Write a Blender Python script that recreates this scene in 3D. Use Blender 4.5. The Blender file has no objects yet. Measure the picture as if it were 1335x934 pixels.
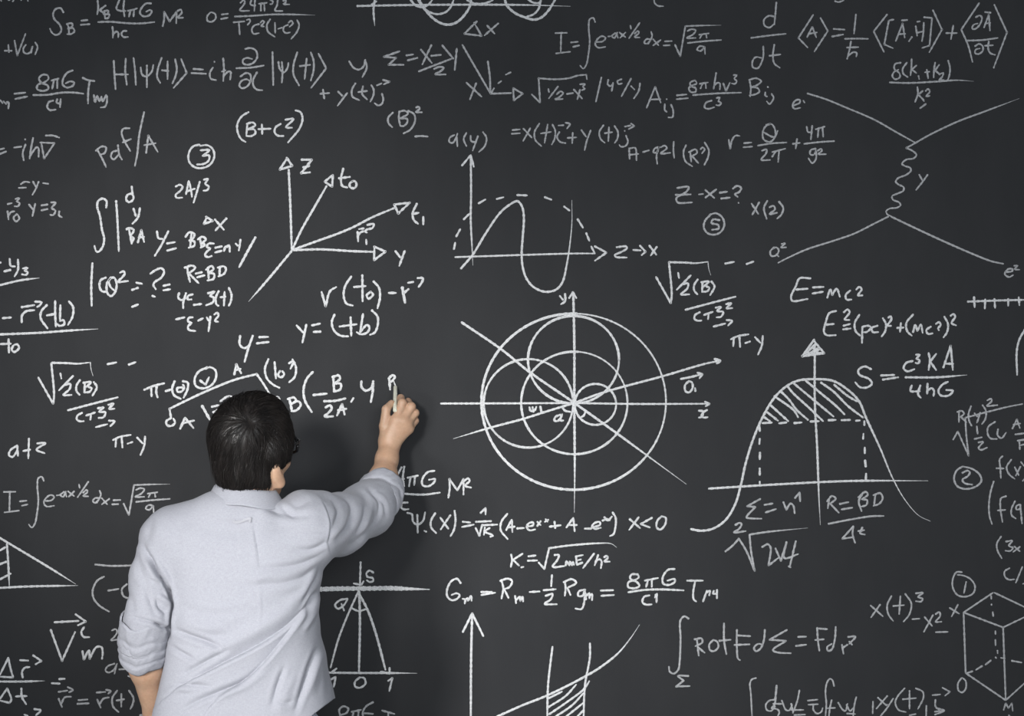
import bpy, math, random
import numpy as np
from mathutils import Vector

scene = bpy.context.scene
COL = scene.collection

# ------------------------------------------------------------------ camera, light, exposure
CAM_Z = 1.83            # lens height, level with the middle of the picture
CAM_D = 5.0             # metres from lens to board
UNIT = 0.002            # board metres per layout unit
cam_data = bpy.data.cameras.new('camera')
cam = bpy.data.objects.new('camera', cam_data); COL.objects.link(cam)
cam.location = (0, -CAM_D, CAM_Z); cam.rotation_euler = (math.pi/2, 0, 0)
cam_data.sensor_width = 36; cam_data.sensor_fit = 'HORIZONTAL'
cam_data.lens = 36*CAM_D/(1335*UNIT)
cam_data.clip_start = .1; cam_data.clip_end = 60
scene.camera = cam

world = bpy.data.worlds.new('room_light'); scene.world = world; world.use_nodes = True
wb = world.node_tree.nodes['Background']; wb.inputs[0].default_value = (.86, .97, 1.10, 1); wb.inputs[1].default_value = .22

def lamp(name, kind, loc, target, energy, color=(1, 1, 1), **kw):
    d = bpy.data.lights.new(name, kind); d.energy = energy; d.color = color
    for k, v in kw.items(): setattr(d, k, v)
    o = bpy.data.objects.new(name, d); COL.objects.link(o); o.location = loc
    o.rotation_euler = (Vector(target)-Vector(loc)).to_track_quat('-Z', 'Y').to_euler()
    return o
# key spot from the left; the lamps below it are added, unseen fills
lamp('key_spot', 'SPOT', (-1.35, -4.2, 2.40), (-.76, 0, 1.76), 535, (1, .985, .965), spot_size=math.radians(27.6), spot_blend=1.0, shadow_soft_size=.30)
lamp('board_fill', 'SPOT', (-.90, -2.62, 2.62), (.61, 0, 1.59), 128, (1, .985, .965), spot_size=math.radians(35.4), spot_blend=1.0, shadow_soft_size=.30)  # second spot added to brighten the middle and right of the board
lamp('front_fill', 'AREA', (.8, -4.8, 2.4), (-.75, 0, 1.30), 90, (.95, .98, 1), shape='RECTANGLE', size=2.0, size_y=.8)  # unseen broad fill added beside the lens in place of flat ambient light
lamp('shirt_fill', 'AREA', (-1.7, -2.8, 1.30), (-.48, -.60, 1.00), 3.3, (1, .99, .98), shape='RECTANGLE', size=.5, size_y=.4, spread=math.radians(36))  # unseen low fill added to lift the lower back of the shirt
lamp('sleeve_fill', 'AREA', (1.15, -2.5, 1.62), (-.42, -.33, 1.41), .16, (1, .99, .98), shape='RECTANGLE', size=.22, size_y=.22, spread=math.radians(20))  # unseen narrow fill added to brighten the raised right sleeve

scene.view_settings.view_transform = 'Standard'; scene.view_settings.look = 'None'
scene.view_settings.gamma = 1; scene.view_settings.exposure = 0.0
scene.view_settings.use_curve_mapping = False

# ------------------------------------------------------------------ helpers
def BP(px, py, d=0.0):
    """point d metres in front of the board face at layout position px, py (layout drawn on the board)"""
    return ((px-667.5)*UNIT, -d, CAM_Z-(py-467)*UNIT)

def P(px, py, d):
    """point d metres in front of the board, seen at layout position px, py from the camera"""
    k = UNIT*(CAM_D-d)/CAM_D
    return np.array([(px-667.5)*k, -d, CAM_Z-(py-467)*k])
def S(d): return UNIT*(CAM_D-d)/CAM_D

ORIGIN = {}
def mesh_obj(name, V, F, mat, parent=None, smooth=True, origin=None):
    """ONE mesh object from world coordinates; a child keeps its parent's origin"""
    org = np.array(ORIGIN[parent.name]) if parent is not None else np.array(origin if origin is not None else (0, 0, 0), float)
    V = np.asarray(V, float)-org
    me = bpy.data.meshes.new(name)
    if isinstance(F, np.ndarray):
        n, k = F.shape
        me.vertices.add(len(V)); me.vertices.foreach_set('co', V.ravel())
        me.loops.add(n*k); me.loops.foreach_set('vertex_index', F.ravel().astype(np.int32))
        me.polygons.add(n); me.polygons.foreach_set('loop_start', (np.arange(n)*k).astype(np.int32))
        me.update(calc_edges=True); me.validate()
    else:
        me.from_pydata(V.tolist(), [], F); me.update()
    if smooth: me.polygons.foreach_set('use_smooth', [True]*len(me.polygons))
    me.materials.append(mat)
    o = bpy.data.objects.new(name, me); COL.objects.link(o)
    if parent is not None: o.parent = parent
    else: o.location = org
    ORIGIN[o.name] = tuple(org)
    return o

def box(x0, x1, y0, y1, z0, z1):
    V = [(x, y, z) for x in (x0, x1) for y in (y0, y1) for z in (z0, z1)]
    return V, [(0, 1, 3, 2), (4, 6, 7, 5), (0, 4, 5, 1), (2, 3, 7, 6), (0, 2, 6, 4), (1, 5, 7, 3)]

class Mat:
    def __init__(s, name, rough=.7, color=(.5, .5, .5)):
        s.m = bpy.data.materials.new(name); s.m.use_nodes = True
        s.nt = s.m.node_tree; s.b = s.nt.nodes['Principled BSDF']
        s.b.inputs['Base Color'].default_value = (*color, 1); s.b.inputs['Roughness'].default_value = rough
        s.coord = s.nt.nodes.new('ShaderNodeTexCoord')
    def noise(s, scale, detail=4, stretch=(1, 1, 1), rough=.55, space='Object'):
        mp = s.nt.nodes.new('ShaderNodeMapping'); mp.inputs['Scale'].default_value = stretch
        s.nt.links.new(s.coord.outputs[space], mp.inputs[0])
        n = s.nt.nodes.new('ShaderNodeTexNoise'); n.inputs['Scale'].default_value = scale; n.inputs['Detail'].default_value = detail; n.inputs['Roughness'].default_value = rough
        s.nt.links.new(mp.outputs[0], n.inputs['Vector']); return n.outputs['Fac']
    def ramp(s, fac, stops):
        r = s.nt.nodes.new('ShaderNodeValToRGB'); e = r.color_ramp.elements
        while len(e) < len(stops): e.new(.5)
        for k, (p, c) in enumerate(stops): e[k].position = p; e[k].color = (*c, 1)
        s.nt.links.new(fac, r.inputs[0]); return r.outputs[0]
    def mix(s, a, b, fac, mode='MIX'):
        n = s.nt.nodes.new('ShaderNodeMix'); n.data_type = 'RGBA'; n.blend_type = mode
        for v, k in ((fac, 0), (a, 6), (b, 7)):
            if isinstance(v, (int, float)): n.inputs[k].default_value = v
            elif isinstance(v, tuple): n.inputs[k].default_value = (*v, 1)
            else: s.nt.links.new(v, n.inputs[k])
        return n.outputs[2]
    def color(s, out): s.nt.links.new(out, s.b.inputs['Base Color'])
    def bump(s, fac, strength=.2, dist=.001):
        n = s.nt.nodes.new('ShaderNodeBump'); n.inputs['Strength'].default_value = strength; n.inputs['Distance'].default_value = dist
        s.nt.links.new(fac, n.inputs['Height']); s.nt.links.new(n.outputs[0], s.b.inputs['Normal'])

# materials
m = Mat('slate_board', .62); b0 = m.noise(1.6, 6, (1, 1, 1.6)); b1 = m.noise(9, 5, (1, 1, .35)); b2 = m.noise(420, 2)
base = m.ramp(b0, [(.25, (.0318, .0328, .0352)), (.75, (.0370, .0375, .0396))])
base = m.mix(base, m.ramp(b1, [(.3, (.94, .94, .94)), (.7, (1.06, 1.06, 1.06))]), 1.0, 'MULTIPLY')
m.color(m.mix(base, m.ramp(b2, [(.3, (.92, .92, .92)), (.7, (1.08, 1.08, 1.08))]), 1.0, 'MULTIPLY')); m.bump(b2, .12, .0004)
m.b.inputs['Specular IOR Level'].default_value = .08; M_BOARD = m.m

m = Mat('white_chalk', .95); c0 = m.noise(620, 3); c1 = m.noise(45, 3)
c = m.ramp(c0, [(.30, (.38, .38, .39)), (.52, (.80, .80, .805)), (.75, (.87, .87, .875))])
m.color(m.mix(c, m.ramp(c1, [(.3, (.86, .86, .86)), (.7, (1, 1, 1))]), 1.0, 'MULTIPLY')); m.b.inputs['Specular IOR Level'].default_value = .05; M_CHALK = m.m

m = Mat('faint_chalk', .95); c0 = m.noise(620, 3); c1 = m.noise(45, 3)       # lightly pressed strokes: less chalk, more slate between the grains
c = m.ramp(c0, [(.30, (.20, .20, .21)), (.52, (.53, .53, .54)), (.75, (.62, .62, .63))])
m.color(m.mix(c, m.ramp(c1, [(.3, (.84, .84, .84)), (.7, (1, 1, 1))]), 1.0, 'MULTIPLY')); m.b.inputs['Specular IOR Level'].default_value = .05; M_FAINT = m.m

m = Mat('plaster', .9, (.55, .55, .53)); n = m.noise(3, 4); m.color(m.ramp(n, [(.3, (.50, .50, .49)), (.7, (.56, .56, .55))])); M_WALL = m.m
m = Mat('pale_vinyl', .5); n = m.noise(6, 5); m.color(m.ramp(n, [(.3, (.50, .49, .47)), (.7, (.56, .55, .53))])); M_FLOOR = m.m

# ------------------------------------------------------------------ the setting
o = mesh_obj('floor', *box(-5, 5, -7, .30, -.05, 0), M_FLOOR, smooth=False); o['kind'] = 'structure'
o = mesh_obj('wall_back', *box(-5, 5, .09, .30, 0, 4.0), M_WALL, smooth=False); o['kind'] = 'structure'
board = mesh_obj('chalkboard', *box(-2.3, 2.3, 0, .06, .55, 3.25), M_BOARD, smooth=False, origin=(0, 0, .55))
board['label'] = 'dark grey chalkboard covered with white handwritten formulas and graphs'; board['category'] = 'chalkboard'

# ------------------------------------------------------------------ chalk writing on the board
# Points of each stroke are laid out on local drawing sheets: sheet = (left, top, scale) on the board's own
# 1335 x 934 layout grid (2 mm per unit).  '/' parts strokes, '!' is a sharp corner, '[X]' changes the sheet,
# '@w' a width factor, 'E cx,cy rx,ry a0,a1' an arc, a trailing '>' a stroke that fades out.
q = 240/1335
SHEET = {
 'A1':(0,0,q),'A2':(220,0,q),'A3':(440,0,q),'A4':(660,0,q),'A5':(880,0,q),'A6':(1095,0,q),
 'B1':(0,140,q),'B2':(220,140,q),'B3':(440,140,q),'B4':(660,140,q),'B5':(880,140,q),'B6':(1095,140,q),
 'C1':(0,300,q),'C2':(220,280,q),'C3':(440,280,q),'D':(560,370,360/1335),
 'E1':(840,280,q),'E2':(1020,340,315/1335),'E3':(0,440,q),'E3r':(805.3,308.8,q),'E4':(180,420,q),'E5':(340,420,q),
 'E6':(-58.8,598.65,q),'E6b':(161.2,598.65,q),'E7':(0,700,q),'E8':(0,774,q),
 'F1':(500,580,q),'F2':(680,600,q),'F3':(400,720,q),'F4':(400,774,q),'F5':(600,720,260/1135),
 'F6':(780,720,270/1335),'F7':(860,754,270/1335),'F8':(1095,714,240/1019),
 'G1':(890,430,340/1095),'G2':(930,620,q),'G3':(1215,500,120/801),'G4':(1215,600,120/659),
 'H2':(1030,860,210/1335),'H3':(1215,720,120/524),'H5':(640,460,160/1067),'H6':(960,860,180/1335),
 'I1':(840,400,q),'I2':(960,480,200/1168),'I3':(560,180,300/1274),'I5':(470,0,290/1335),
 'I6':(1215,340,120/700),'I7':(750,280,150/1335),'I8':(990,280,345/1335)}

GAUSS = """355,240 440,238 / 398,240 395,385 / 360,388 465,375 / 470,308 520,303 / 485,340 528,330 /
645,160 630,130 605,140 598,200 605,300 595,400 580,470 558,498 535,475 / 650,305 700,300 720,275 695,262 660,285 645,320 665,345 720,340 /
738,265 760,262 / 790,240 765,262 785,275 805,235 / 800,238 810,275 / 820,235 865,270 / 865,235 825,275 / 900,185 905,210 / 968,165 890,278 /
930,245 955,225 962,240 930,268 968,272 / 1050,230 1058,260 1030,318 / 1050,285 1015,285 1000,310 1020,318 1045,290 / 1065,285 1105,330 / 1120,290 1065,330 /
1150,300 1200,298 / 1140,330 1185,328 / """
GAUSS2 = """0,325 38,408! 75,190! 200,185 335,183 > / 90,225 120,212 150,220 130,250 85,275 150,275 / 175,252 245,242 / 195,252 180,278 / 225,245 230,275 /
92,312 200,300 335,290 / 215,340 180,335 160,360 185,370 215,340! 218,392"""
HALFROOT = """278,292 385,482! 392,420 372,185! 500,188 560,192 655,182! 660,230 675,280 > / 438,262 445,300 / 530,280 428,385 / 475,345 510,338 505,375 460,418 520,418 /
580,310 555,350 555,390 578,418 / 605,330 660,325 620,365 / 640,360 665,370 650,395 610,400 / 615,335 612,400 / 680,325 702,360 670,425 / 492,530 700,475 855,435 /
595,548 560,570 558,598 585,610 608,608 / 625,568 690,545 / 660,560 655,598 / 710,515 750,510 720,540 765,545 750,580 715,585 / 785,490 825,482 790,518 832,518 /
695,652 780,630 / 790,605 830,610 800,645 / 780,195 845,182 / 935,198 985,180"""
PIY = "820,745 870,722 950,708 / 842,735 838,795 / 882,725 888,800 / 925,772 960,760 / 995,728 1035,770 / 1052,720 1045,790 1018,855"

F, G, N, M = 'chalk_formula', 'chalk_graph', 'chalk_numeral', 'chalk_mark'
WRITING = [   # name, label, width, strokes, [sub-parts]
(M,'chalk remnants cut off by the top left corner',2.3,"[A1] 5,0 10,8 / 70,0 60,0 / 95,-8 100,2 92,10 / 150,-4 155,2 / 200,-6 203,8"),
(F,'S_B = k_B 4 pi G / hc M squared, top left',2.6,"""[A1] 460,90 440,60 405,65 385,100 395,140 430,175 445,215 430,245 400,253 375,235 362,208 / 488,172 498,205 500,240 / 485,175 515,168 528,182 510,203 490,208 / 495,206 530,205 540,225 520,245 485,248 /
590,150 635,145 / 585,180 650,175 / 708,5 712,50 705,105 / 765,40 740,60 715,75 / 720,72 745,90 755,105 / 757,80 762,135 / 755,80 785,78 780,100 762,105 / 765,103 792,105 785,130 760,135 /
865,0 845,65 870,78 910,80 / 900,5 895,60 903,120 / 928,78 960,72 995,60 / 945,78 935,122 / 972,70 968,120 / 1095,25 1060,25 1025,60 1015,95 1040,118 1080,112 1100,85 1090,72 1060,85 /
712,160 800,158 920,168 1020,170 1120,160 / 815,195 820,240 818,275 / 820,250 845,228 858,240 857,272 / 920,225 895,225 880,245 895,268 930,268 /
1180,190 1190,140 1190,85! 1230,155! 1280,85! 1278,170 / 1289,78 1312,70 1318,92 1290,128 1328,128"""),
(F,'0 = 24 pi cubed L squared over T squared c squared, at the top edge',2.5,"""[A2] 300,92 278,120 282,152 310,158 340,135 335,100 305,88 / 385,105 430,100 / 380,138 430,128 /
520,20 545,0 552,15 540,40 515,75 585,78 / 600,0 592,30 612,40 630,38 / 625,0 620,80 / 652,28 712,20 / 668,28 668,78 / 692,25 695,80 / 735,0 755,10 750,28 735,30 / 790,0 785,40 770,75 825,80 / 830,5 850,0 845,20 830,30 875,32 /
480,120 600,115 750,105 900,105 1060,110 > / 470,162 550,155 / 508,160 515,252 / 565,145 585,140 590,155 572,180 / 655,175 620,185 602,215 615,245 655,240 / 665,165 680,150 692,160 670,190 690,192 / 735,140 712,180 720,230 770,268 /
770,165 772,240 / 792,210 822,200 / 865,180 835,195 832,225 850,240 880,235 / 868,165 890,150 900,170 875,195 / 930,145 945,180 930,230 888,282"""),
(F,'+V(r) at the left edge near the top',2.5,"[A1] 35,368 85,368 / 60,325 65,380 / 105,295 125,403! 185,245 / 188,325 170,350 172,378 195,390 220,378 238,335 / 232,340 225,385 / 255,308 272,340 255,395"),
(F,'= 8 pi G over c4 T at the left edge',2.7,"""[A1] 0,725 20,750 / 25,735 45,755 / 48,740 62,745 60,788 / 105,680 185,672 / 110,718 200,700 / 345,545 310,542 282,570 300,600 345,620 350,645 310,660 268,645 275,615 325,595 352,570 345,545 /
372,585 425,570 / 390,585 378,645 / 415,575 415,640 / 528,510 485,530 455,580 455,615 485,635 530,620 538,600 510,590 475,605 / 242,690 340,688 450,672 540,672 605,680 / 385,730 355,740 342,775 360,798 405,795 / 415,720 410,745 435,752 / 440,718 435,778 /
600,565 640,582 685,588 / 650,588 640,660 638,752 / 680,690 690,740 705,695 720,735 735,700 / 735,700 745,735 770,690 775,740 760,775 730,780"""),
(F,'H psi(t) = i h bar d psi(t) by dt, the Schroedinger equation',2.6,"""[A1] 825,440 830,540 838,648 / 912,425 908,520 920,618 / 830,540 930,540 / 968,420 980,520 985,618 / 1020,490 1030,540 1060,555 1100,520 1112,470 / 1065,475 1065,635 / 1172,420 1145,500 1140,560 1162,602 /
1175,510 1225,515 / 1215,445 1215,575 / 1270,430 1282,500 1270,560 1250,605 / [A2] 90,428 130,530! 35,638 / 180,500 250,505 / 165,530 270,535 / 330,445 332,450 / 320,490 298,530 305,570 345,582 / 395,425 400,500 395,588 / 385,520 412,510 / 400,550 430,520 448,520 445,578 /
555,355 590,348 630,365 642,410 620,450 575,470 540,460 538,435 565,420 605,428 / 490,495 600,490 690,475 / 520,555 560,530 590,540 595,580 570,625 530,640 512,620 525,590 565,575 590,590 / 640,525 612,580 615,625 640,650 680,655 /
752,378 755,480 758,618 / 795,450 805,500 835,525 862,490 868,455 / 820,450 825,520 820,600 / 932,380 905,470 905,540 945,620 / 950,480 1025,470 / 1000,425 985,575 / 1030,380 1050,440 1050,510 1030,585 / 1085,388 1142,495! 1032,638"""),
(F,'+ y(t) j arrow, below the Schroedinger equation',2.6,"""[A2] 1100,680 1165,675 / 1118,650 1128,715 / [A3] 5,665 35,695 / 70,675 40,715 0,768 / 130,605 105,650 108,700 160,728 / 150,668 215,660 / 185,625 178,680 215,722 / 245,618 262,650 260,690 238,738 /
285,620 320,605 / 330,580 378,592! 335,612 / 322,680 332,720 320,755 295,765 268,748"""),
(F,'y standing alone before the sigma',2.6,"[A3] 85,445 115,490 155,505 190,480 200,435 / 200,435 212,490 180,560"),
(F,'sigma = x - y over 2',2.7,"[A3] 450,372 335,412! 425,420! 370,470! 480,470 / 500,402 550,395 / 510,438 580,420 / 605,360 685,458 / 680,328 615,468 / 680,405 750,398 / 760,330 840,425 / 865,352 850,508 / 590,518 700,475 830,425 / 700,500 740,485 770,492 750,515 710,538 785,540"),
(G,'row of overlapping wave arcs on an axis at the top edge',2.8,"[I5] -18,36 300,30 700,28 1000,30 1260,38 > / 85,0 78,60 85,155 > / 65,28 95,8",
 [('curve',"[I5] 300,0 335,35 375,42 410,25 430,0 / 345,0 375,45 420,75 465,85 515,70 545,35 558,0 / @1.2 350,-6 375,40 430,105 480,138 525,148 575,135 620,95 655,40 665,-6 / 640,0 680,20 730,22 770,12 795,0 / @1.2 865,-6 880,35 930,80 990,105 1040,118 1085,105 1130,60 1170,-6 / 1000,100 1040,85 1070,50 1082,-6 / 1005,-4 1035,15 1070,18 1085,5")]),
(F,'delta x under the wave arcs',2.6,"[A3] 1010,155 920,245! 1045,260! 990,165 / 1085,185 1140,245 / 1165,170 1065,258"),
(G,'small skewed axes with an x and a triangle arrowhead',2.6,"[A3] 905,325 1000,490 1110,680 / 1090,445 1105,560 1108,680 / 1135,640 1110,680! 1260,675 / 1165,605 1188,588 / 1220,542 1255,525 / 935,600 1045,702 / 1005,605 960,722 / [A4] 50,640 120,680! 55,728! 50,640"),
(F,'Gaussian integral I = root of 2 pi over a, at the top',2.4,"[A4] "+GAUSS+"[A5] "+GAUSS2),
(F,'root of one half minus x cubed, over 4c over y',2.5,"""[A4] 185,685 245,745! 235,568! 350,575 450,568 520,548 580,542! 585,575 / 305,645 310,668 / 375,628 308,715 / 365,685 395,662 412,675 385,705 355,720 410,718 / 440,682 485,675 / 490,650 550,715 / 535,650 515,722 / 535,612 570,610 555,630 570,645 545,655 /
690,562 650,738 / 740,580 735,610 755,625 775,605 / 775,600 765,660 / 835,575 805,590 815,610 840,605 / 905,570 835,700 / 905,625 930,650 / 970,605 960,660 925,715"""),
(F,'A_ij = 8 pi h v cubed over c cubed B_ij',2.5,"""[A4] 1018,782 1080,630! 1120,745 / 1045,722 1120,720 / 1162,718 1165,722 / 1150,755 1150,800 1165,812 / 1195,760 1210,800 1205,850 1175,852 / [A5] 15,692 85,685 / 10,720 95,712 / 145,582 110,600 115,625 150,640 150,665 115,668 100,640 125,620 158,605 145,582 / 180,608 240,598 / 198,610 185,642 / 222,605 225,640 /
298,530 280,645 / 285,620 310,600 325,605 325,650 / 350,605 370,660! 398,600 / 425,545 448,545 430,570 448,590 435,608 410,605 / 130,690 300,678 480,672 / 265,730 225,745 215,780 240,790 285,778 / 300,712 325,708 315,735 335,745 320,765 298,762 /
540,580 550,640 545,700 / 535,580 590,568 625,590 590,620 550,632 / 555,632 600,640 612,665 580,685 540,692 / 672,630 675,633 / 655,670 655,695 668,700 / 700,680 715,710 685,755 665,735"""),
(F,'d by dt of A in angle brackets, long equation at the top right',2.5,"""[A5] 735,18 728,100 720,180 / 720,120 680,115 645,145 650,185 685,200 718,175 / 552,275 680,258 805,245 / 640,335 638,420 600,495 565,488 562,445 585,415 625,420 / 720,325 710,400 720,460 760,492 / 685,405 765,395 / 1002,108 895,275! 962,345 / 958,270 995,195! 1025,272 / 970,245 1030,235 / 1055,130 1108,225! 1010,375 /
1150,210 1230,215 / 1140,265 1220,250 / 1312,105 1298,245 / [A6] 35,282 120,280 205,282 / 80,300 72,350 52,428 / 50,345 135,342 / 60,405 100,378 122,385 118,412 / 342,105 245,228! 320,378 / 390,142 355,148! 345,200 322,322! 385,350 / 405,298 455,170! 470,275 / 425,248 475,245 / 448,148 488,145 / 522,268 500,300 /
550,190 560,260 / 608,165 605,235 595,300 / 555,238 605,228 / 560,158 580,155 / 610,125 668,130! 650,330! 595,348 / 675,75 740,215! 648,380 / 770,240 848,240 / 822,185 805,285 / 1010,22 880,215! 930,330 962,450 / 985,125 1015,112 1030,130 1010,185 975,212 958,205 970,180 1000,170 /
1045,200 1080,105! 1088,222 / 1055,172 1090,165 / 1052,88 1092,92 / 920,295 1040,290 1145,275 / 980,335 1010,318 1035,335 1035,370 1005,392 980,385 985,360 1015,352 / 1080,300 1075,350 1090,385 1125,398 / 1050,332 1110,328 / 1120,35 1212,235! 1115,492"""),
(M,'strokes cut off by the top edge right of the middle',2.3,"[A4] 1072,-5 1075,20 1100,42 1140,45 / [A5] 1160,8 1185,15 1225,2"),
(F,'delta of k1 + k2 over k squared, top right',2.5,"""[A6] 440,455 400,465 395,500 430,530 435,560 400,575 380,550 395,520 425,505 / 485,455 455,500 460,535 492,560 / 520,428 518,490 512,548 / 555,475 520,505 / 522,505 555,530 / 570,550 575,575 / 615,525 650,520 / 630,505 640,568 / 690,455 682,510 680,562 / 720,470 690,510 / 692,512 725,540 /
728,535 750,530 740,560 720,580 755,580 / 785,440 798,490 795,540 782,582 / 360,598 500,602 700,592 850,582 970,590 > / 562,632 565,680 545,740 / 600,660 570,685 / 570,688 605,725 610,735 / 622,660 640,645 652,665 625,698 652,695 / 622,755 582,785"""),
('chalk_diagram','particle exchange diagram with a wavy line, at the right',2.5,"[B6] -236,-101 -100,-58 40,0 250,90 400,175 548,258 / 548,258 650,200 850,105 1050,30 1300,-64 > / [I8] 650,10 580,45 480,95 380,130 240,175 150,215 95,243 / @1.1 665,10 780,65 920,130 1080,200 1170,235 1230,248",
 [('wavy_line',"[B6] 548,258 482,295! 530,318 555,345 535,370 480,380 450,410 470,425 510,440 515,460 480,490 420,515 405,540 425,560 462,580 460,605 420,625 378,645 385,670 430,690 440,710 415,728 360,735 335,755 345,778 372,790"),
  ('letter',"[B6] 575,488 598,530 / 635,490 600,540 552,600"),
  ('letter',"[A5] 860,765 905,745 905,725 875,728 852,765 865,788 910,782 / 930,730 940,745"),
  ('letter',"[I8] 75,165 55,185 60,208 85,205 98,180 85,165 70,172 / 85,200 98,212 / 112,148 130,145 110,165 135,165"),
  ('letter',"[I8] 1240,290 1275,285 1278,275 1255,275 1238,300 1260,315 1280,305 / 1285,258 1302,258 1288,275 1312,278")]),
(F,'= -i h v at the left edge',2.6,"[B1] 0,305 30,298 / 0,338 45,320 / 100,292 155,285 / 182,230 183,235 / 185,270 165,330 172,385 / 240,222 225,300 215,372 / 220,350 265,290 278,295 280,360 / 300,262 320,372! 395,260! 290,255 / 332,205 385,205 430,220"),
(F,'PdF over A, tilted',2.6,"[B1] 695,315 735,285 768,290 760,330 725,345 / 710,315 740,370 770,435 / 855,275 865,345 885,380 / 845,315 815,325 805,360 825,378 858,345 / 940,152 895,155 882,180 895,230 945,318 / 890,255 950,230 / 1045,35 1010,200 995,340 978,425 / 1060,330 1075,205! 1145,325 / 1045,275 1130,260"),
(F,'= y - at the left edge',2.5,"[B1] 150,558 180,540 215,545 / 135,585 190,582 / 240,540 265,585 / 280,540 260,590 235,635 / 312,550 350,555"),
(F,'r0 to the -3, y = 3 at the left edge',2.6,"[B1] 55,702 88,695 / 112,665 142,660 122,682 142,695 130,718 105,718 / 55,755 62,815 / 62,785 80,760 105,755 / 122,775 98,800 115,828 140,808 128,778 / 210,705 238,740 / 255,700 235,790 / 300,712 345,705 / 300,748 345,738 / 370,690 405,692 375,730 402,750 385,782 365,780 / 430,755 428,785 450,798"),
(F,'(B + c squared) in tall brackets',2.8,"[B2] 578,35 530,65 498,120 500,180 525,230 558,252 / 570,120 562,205 / 565,120 610,110 628,130 570,160 / 575,160 618,160 630,185 600,208 562,208 / 650,158 740,155 / 675,125 678,195 / 812,120 775,145 768,180 790,205 832,208 / 845,90 905,85 850,145 895,148 / 918,22 955,35 970,80 950,150 865,255"),
(F,'(B) squared with a dash below',2.6,"[B3] 402,38 368,75 370,115 398,145 / 448,30 445,80 455,135 / 445,32 490,25 512,45 455,80 / 458,80 505,85 505,110 480,135 455,135 / 512,25 555,50 562,100 530,160 478,190 / [A3] 570,780 590,775 595,790 568,812 612,815 / [B3] 562,212 600,208 655,212"),
(N,'circled 3',2.8,"[B2] 225,270 175,285 145,335 148,395 190,435 245,440 300,415 330,360 320,305 280,275 225,280 / 230,312 295,310 245,352 / 245,352 292,350 290,385 255,410 205,415"),
(F,'2A cubed below the circled 3',2.8,"[B2] 50,575 80,562 100,575 85,605 50,635 55,655 100,655 / 145,535 125,630 / 148,540 165,620 168,650 / 130,610 190,590 / 225,540 205,610 180,692 / 255,525 285,520 265,555 290,575 280,600 250,605"),
(F,'delta X with a small triangle',3.0,"[C2] 270,15 318,45! 255,68! 275,20 / 335,35 400,110 / 418,28 338,115"),
(F,'integral with d y and BA, y = BB sigma',3.0,"""[C1] 770,-162 772,-210 745,-228 712,-210 705,-170 725,-100 740,0 755,60 745,120 715,158 698,155 685,115 / 842,-210 850,-100 855,0 862,155 / [B1] 955,575 962,640 / 958,625 925,635 915,670 935,688 965,670 968,640 / 968,735 985,790 / 1015,730 1000,800 960,845 /
[C1] 935,-10 955,100 / 918,-5 935,-15 970,0 950,40 / 950,45 968,60 955,95 / 1000,90 1025,0! 1045,88 / 1005,55 1045,50 / 1138,10 1150,60 1180,65 / 1220,10 1170,110 1122,188 / 1212,98 1270,88 / 1212,150 1278,132 /
[C2] 122,160 150,128 185,140 178,170 148,188 / 150,188 185,195 185,225 145,240 / 165,135 155,238 / 225,170 240,240 / 210,180 245,160 270,180 240,205 / 245,205 262,220 230,240 / 328,210 290,210 275,235 300,245 275,270 262,295 285,308 312,300 / 338,240 385,230 / 335,275 385,262 /
400,265 412,232 425,235 / 415,235 438,225 442,270 / 485,210 500,225 / 520,182 515,220 508,260 / @1.15 628,165 570,270 510,382"""),
(F,'infinity squared = question mark =',3.0,"[C1] 670,240 662,400 665,552 / 768,345 730,365 722,410 740,445 770,445 775,400 / 805,345 775,390 780,460 805,480 835,450 845,385 825,345 790,365 800,410 830,440 / 870,310 895,300 905,315 885,345 855,375 930,370 / 988,382 1030,390 / 958,435 1000,420 / 958,558 1002,540 / 1090,318 1130,290 1170,278 1190,300 1170,345 1120,380 1112,400 1130,430 / 1105,478 1125,485 / 1185,405 1230,395 / 1185,438 1235,430"),
(F,'R = BD in the left column',3.0,"[C2] 135,385 140,430 155,490 / 115,385 170,370 192,385 160,415 140,425 / 150,430 218,498 / 195,428 240,418 / 205,455 260,440 / 285,385 290,465 / 270,400 310,372 325,395 285,425 / 295,425 328,430 325,465 280,478 / 370,385 368,440 / 355,385 400,375 415,395 400,430 360,448"),
(F,'4c - 3(t)',3.0,"[C2] 75,570 68,600 90,620 125,605 / 125,570 105,640 105,680 / 175,578 140,590 138,615 165,615 / 182,655 238,648 / 285,570 330,560 300,590 325,600 320,635 270,658 / 362,555 342,600 345,650 362,662 / 375,600 412,595 / 405,560 400,660 / 435,530 455,580 450,630 435,662"),
(F,'- sigma - y squared',3.0,"[C2] 52,760 115,745 / 175,745 145,750 140,775 165,785 140,810 145,835 195,845 / 212,770 248,752 / 275,745 290,770 / 302,740 295,800 288,848 / 330,725 350,712 362,730 335,770 360,778"),
(G,'axes z, y and two slanting arrows t from one corner',3.1,"[C2] 870,-324 882,-60 892,262 / 895,255 960,115 1025,0 1145,-208 / 900,255 1080,190 1220,140 1335,92 1474,20 1640,-50 / 900,258 1100,252 1335,265 1490,270 / 890,265 720,470 580,630 >",
 [('arrowhead',"[B2] 855,365 895,425! 805,452! 858,370"),('arrowhead',"[B2] 1190,490 1185,575! 1130,540! 1190,490"),('arrowhead',"[B3] 525,692 412,705! 440,770! 525,692"),('arrowhead',"[C3] 265,232 348,268! 265,330! 268,235"),
  ('letter',"[B2] 965,380 1038,380! 960,478! 1025,472 / 975,435 1020,425"),('letter',"[B3] 42,445 25,520 35,570 72,582 / 10,515 90,505 / 110,535 88,555 95,582 125,585 138,560 125,535 105,538"),
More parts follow.
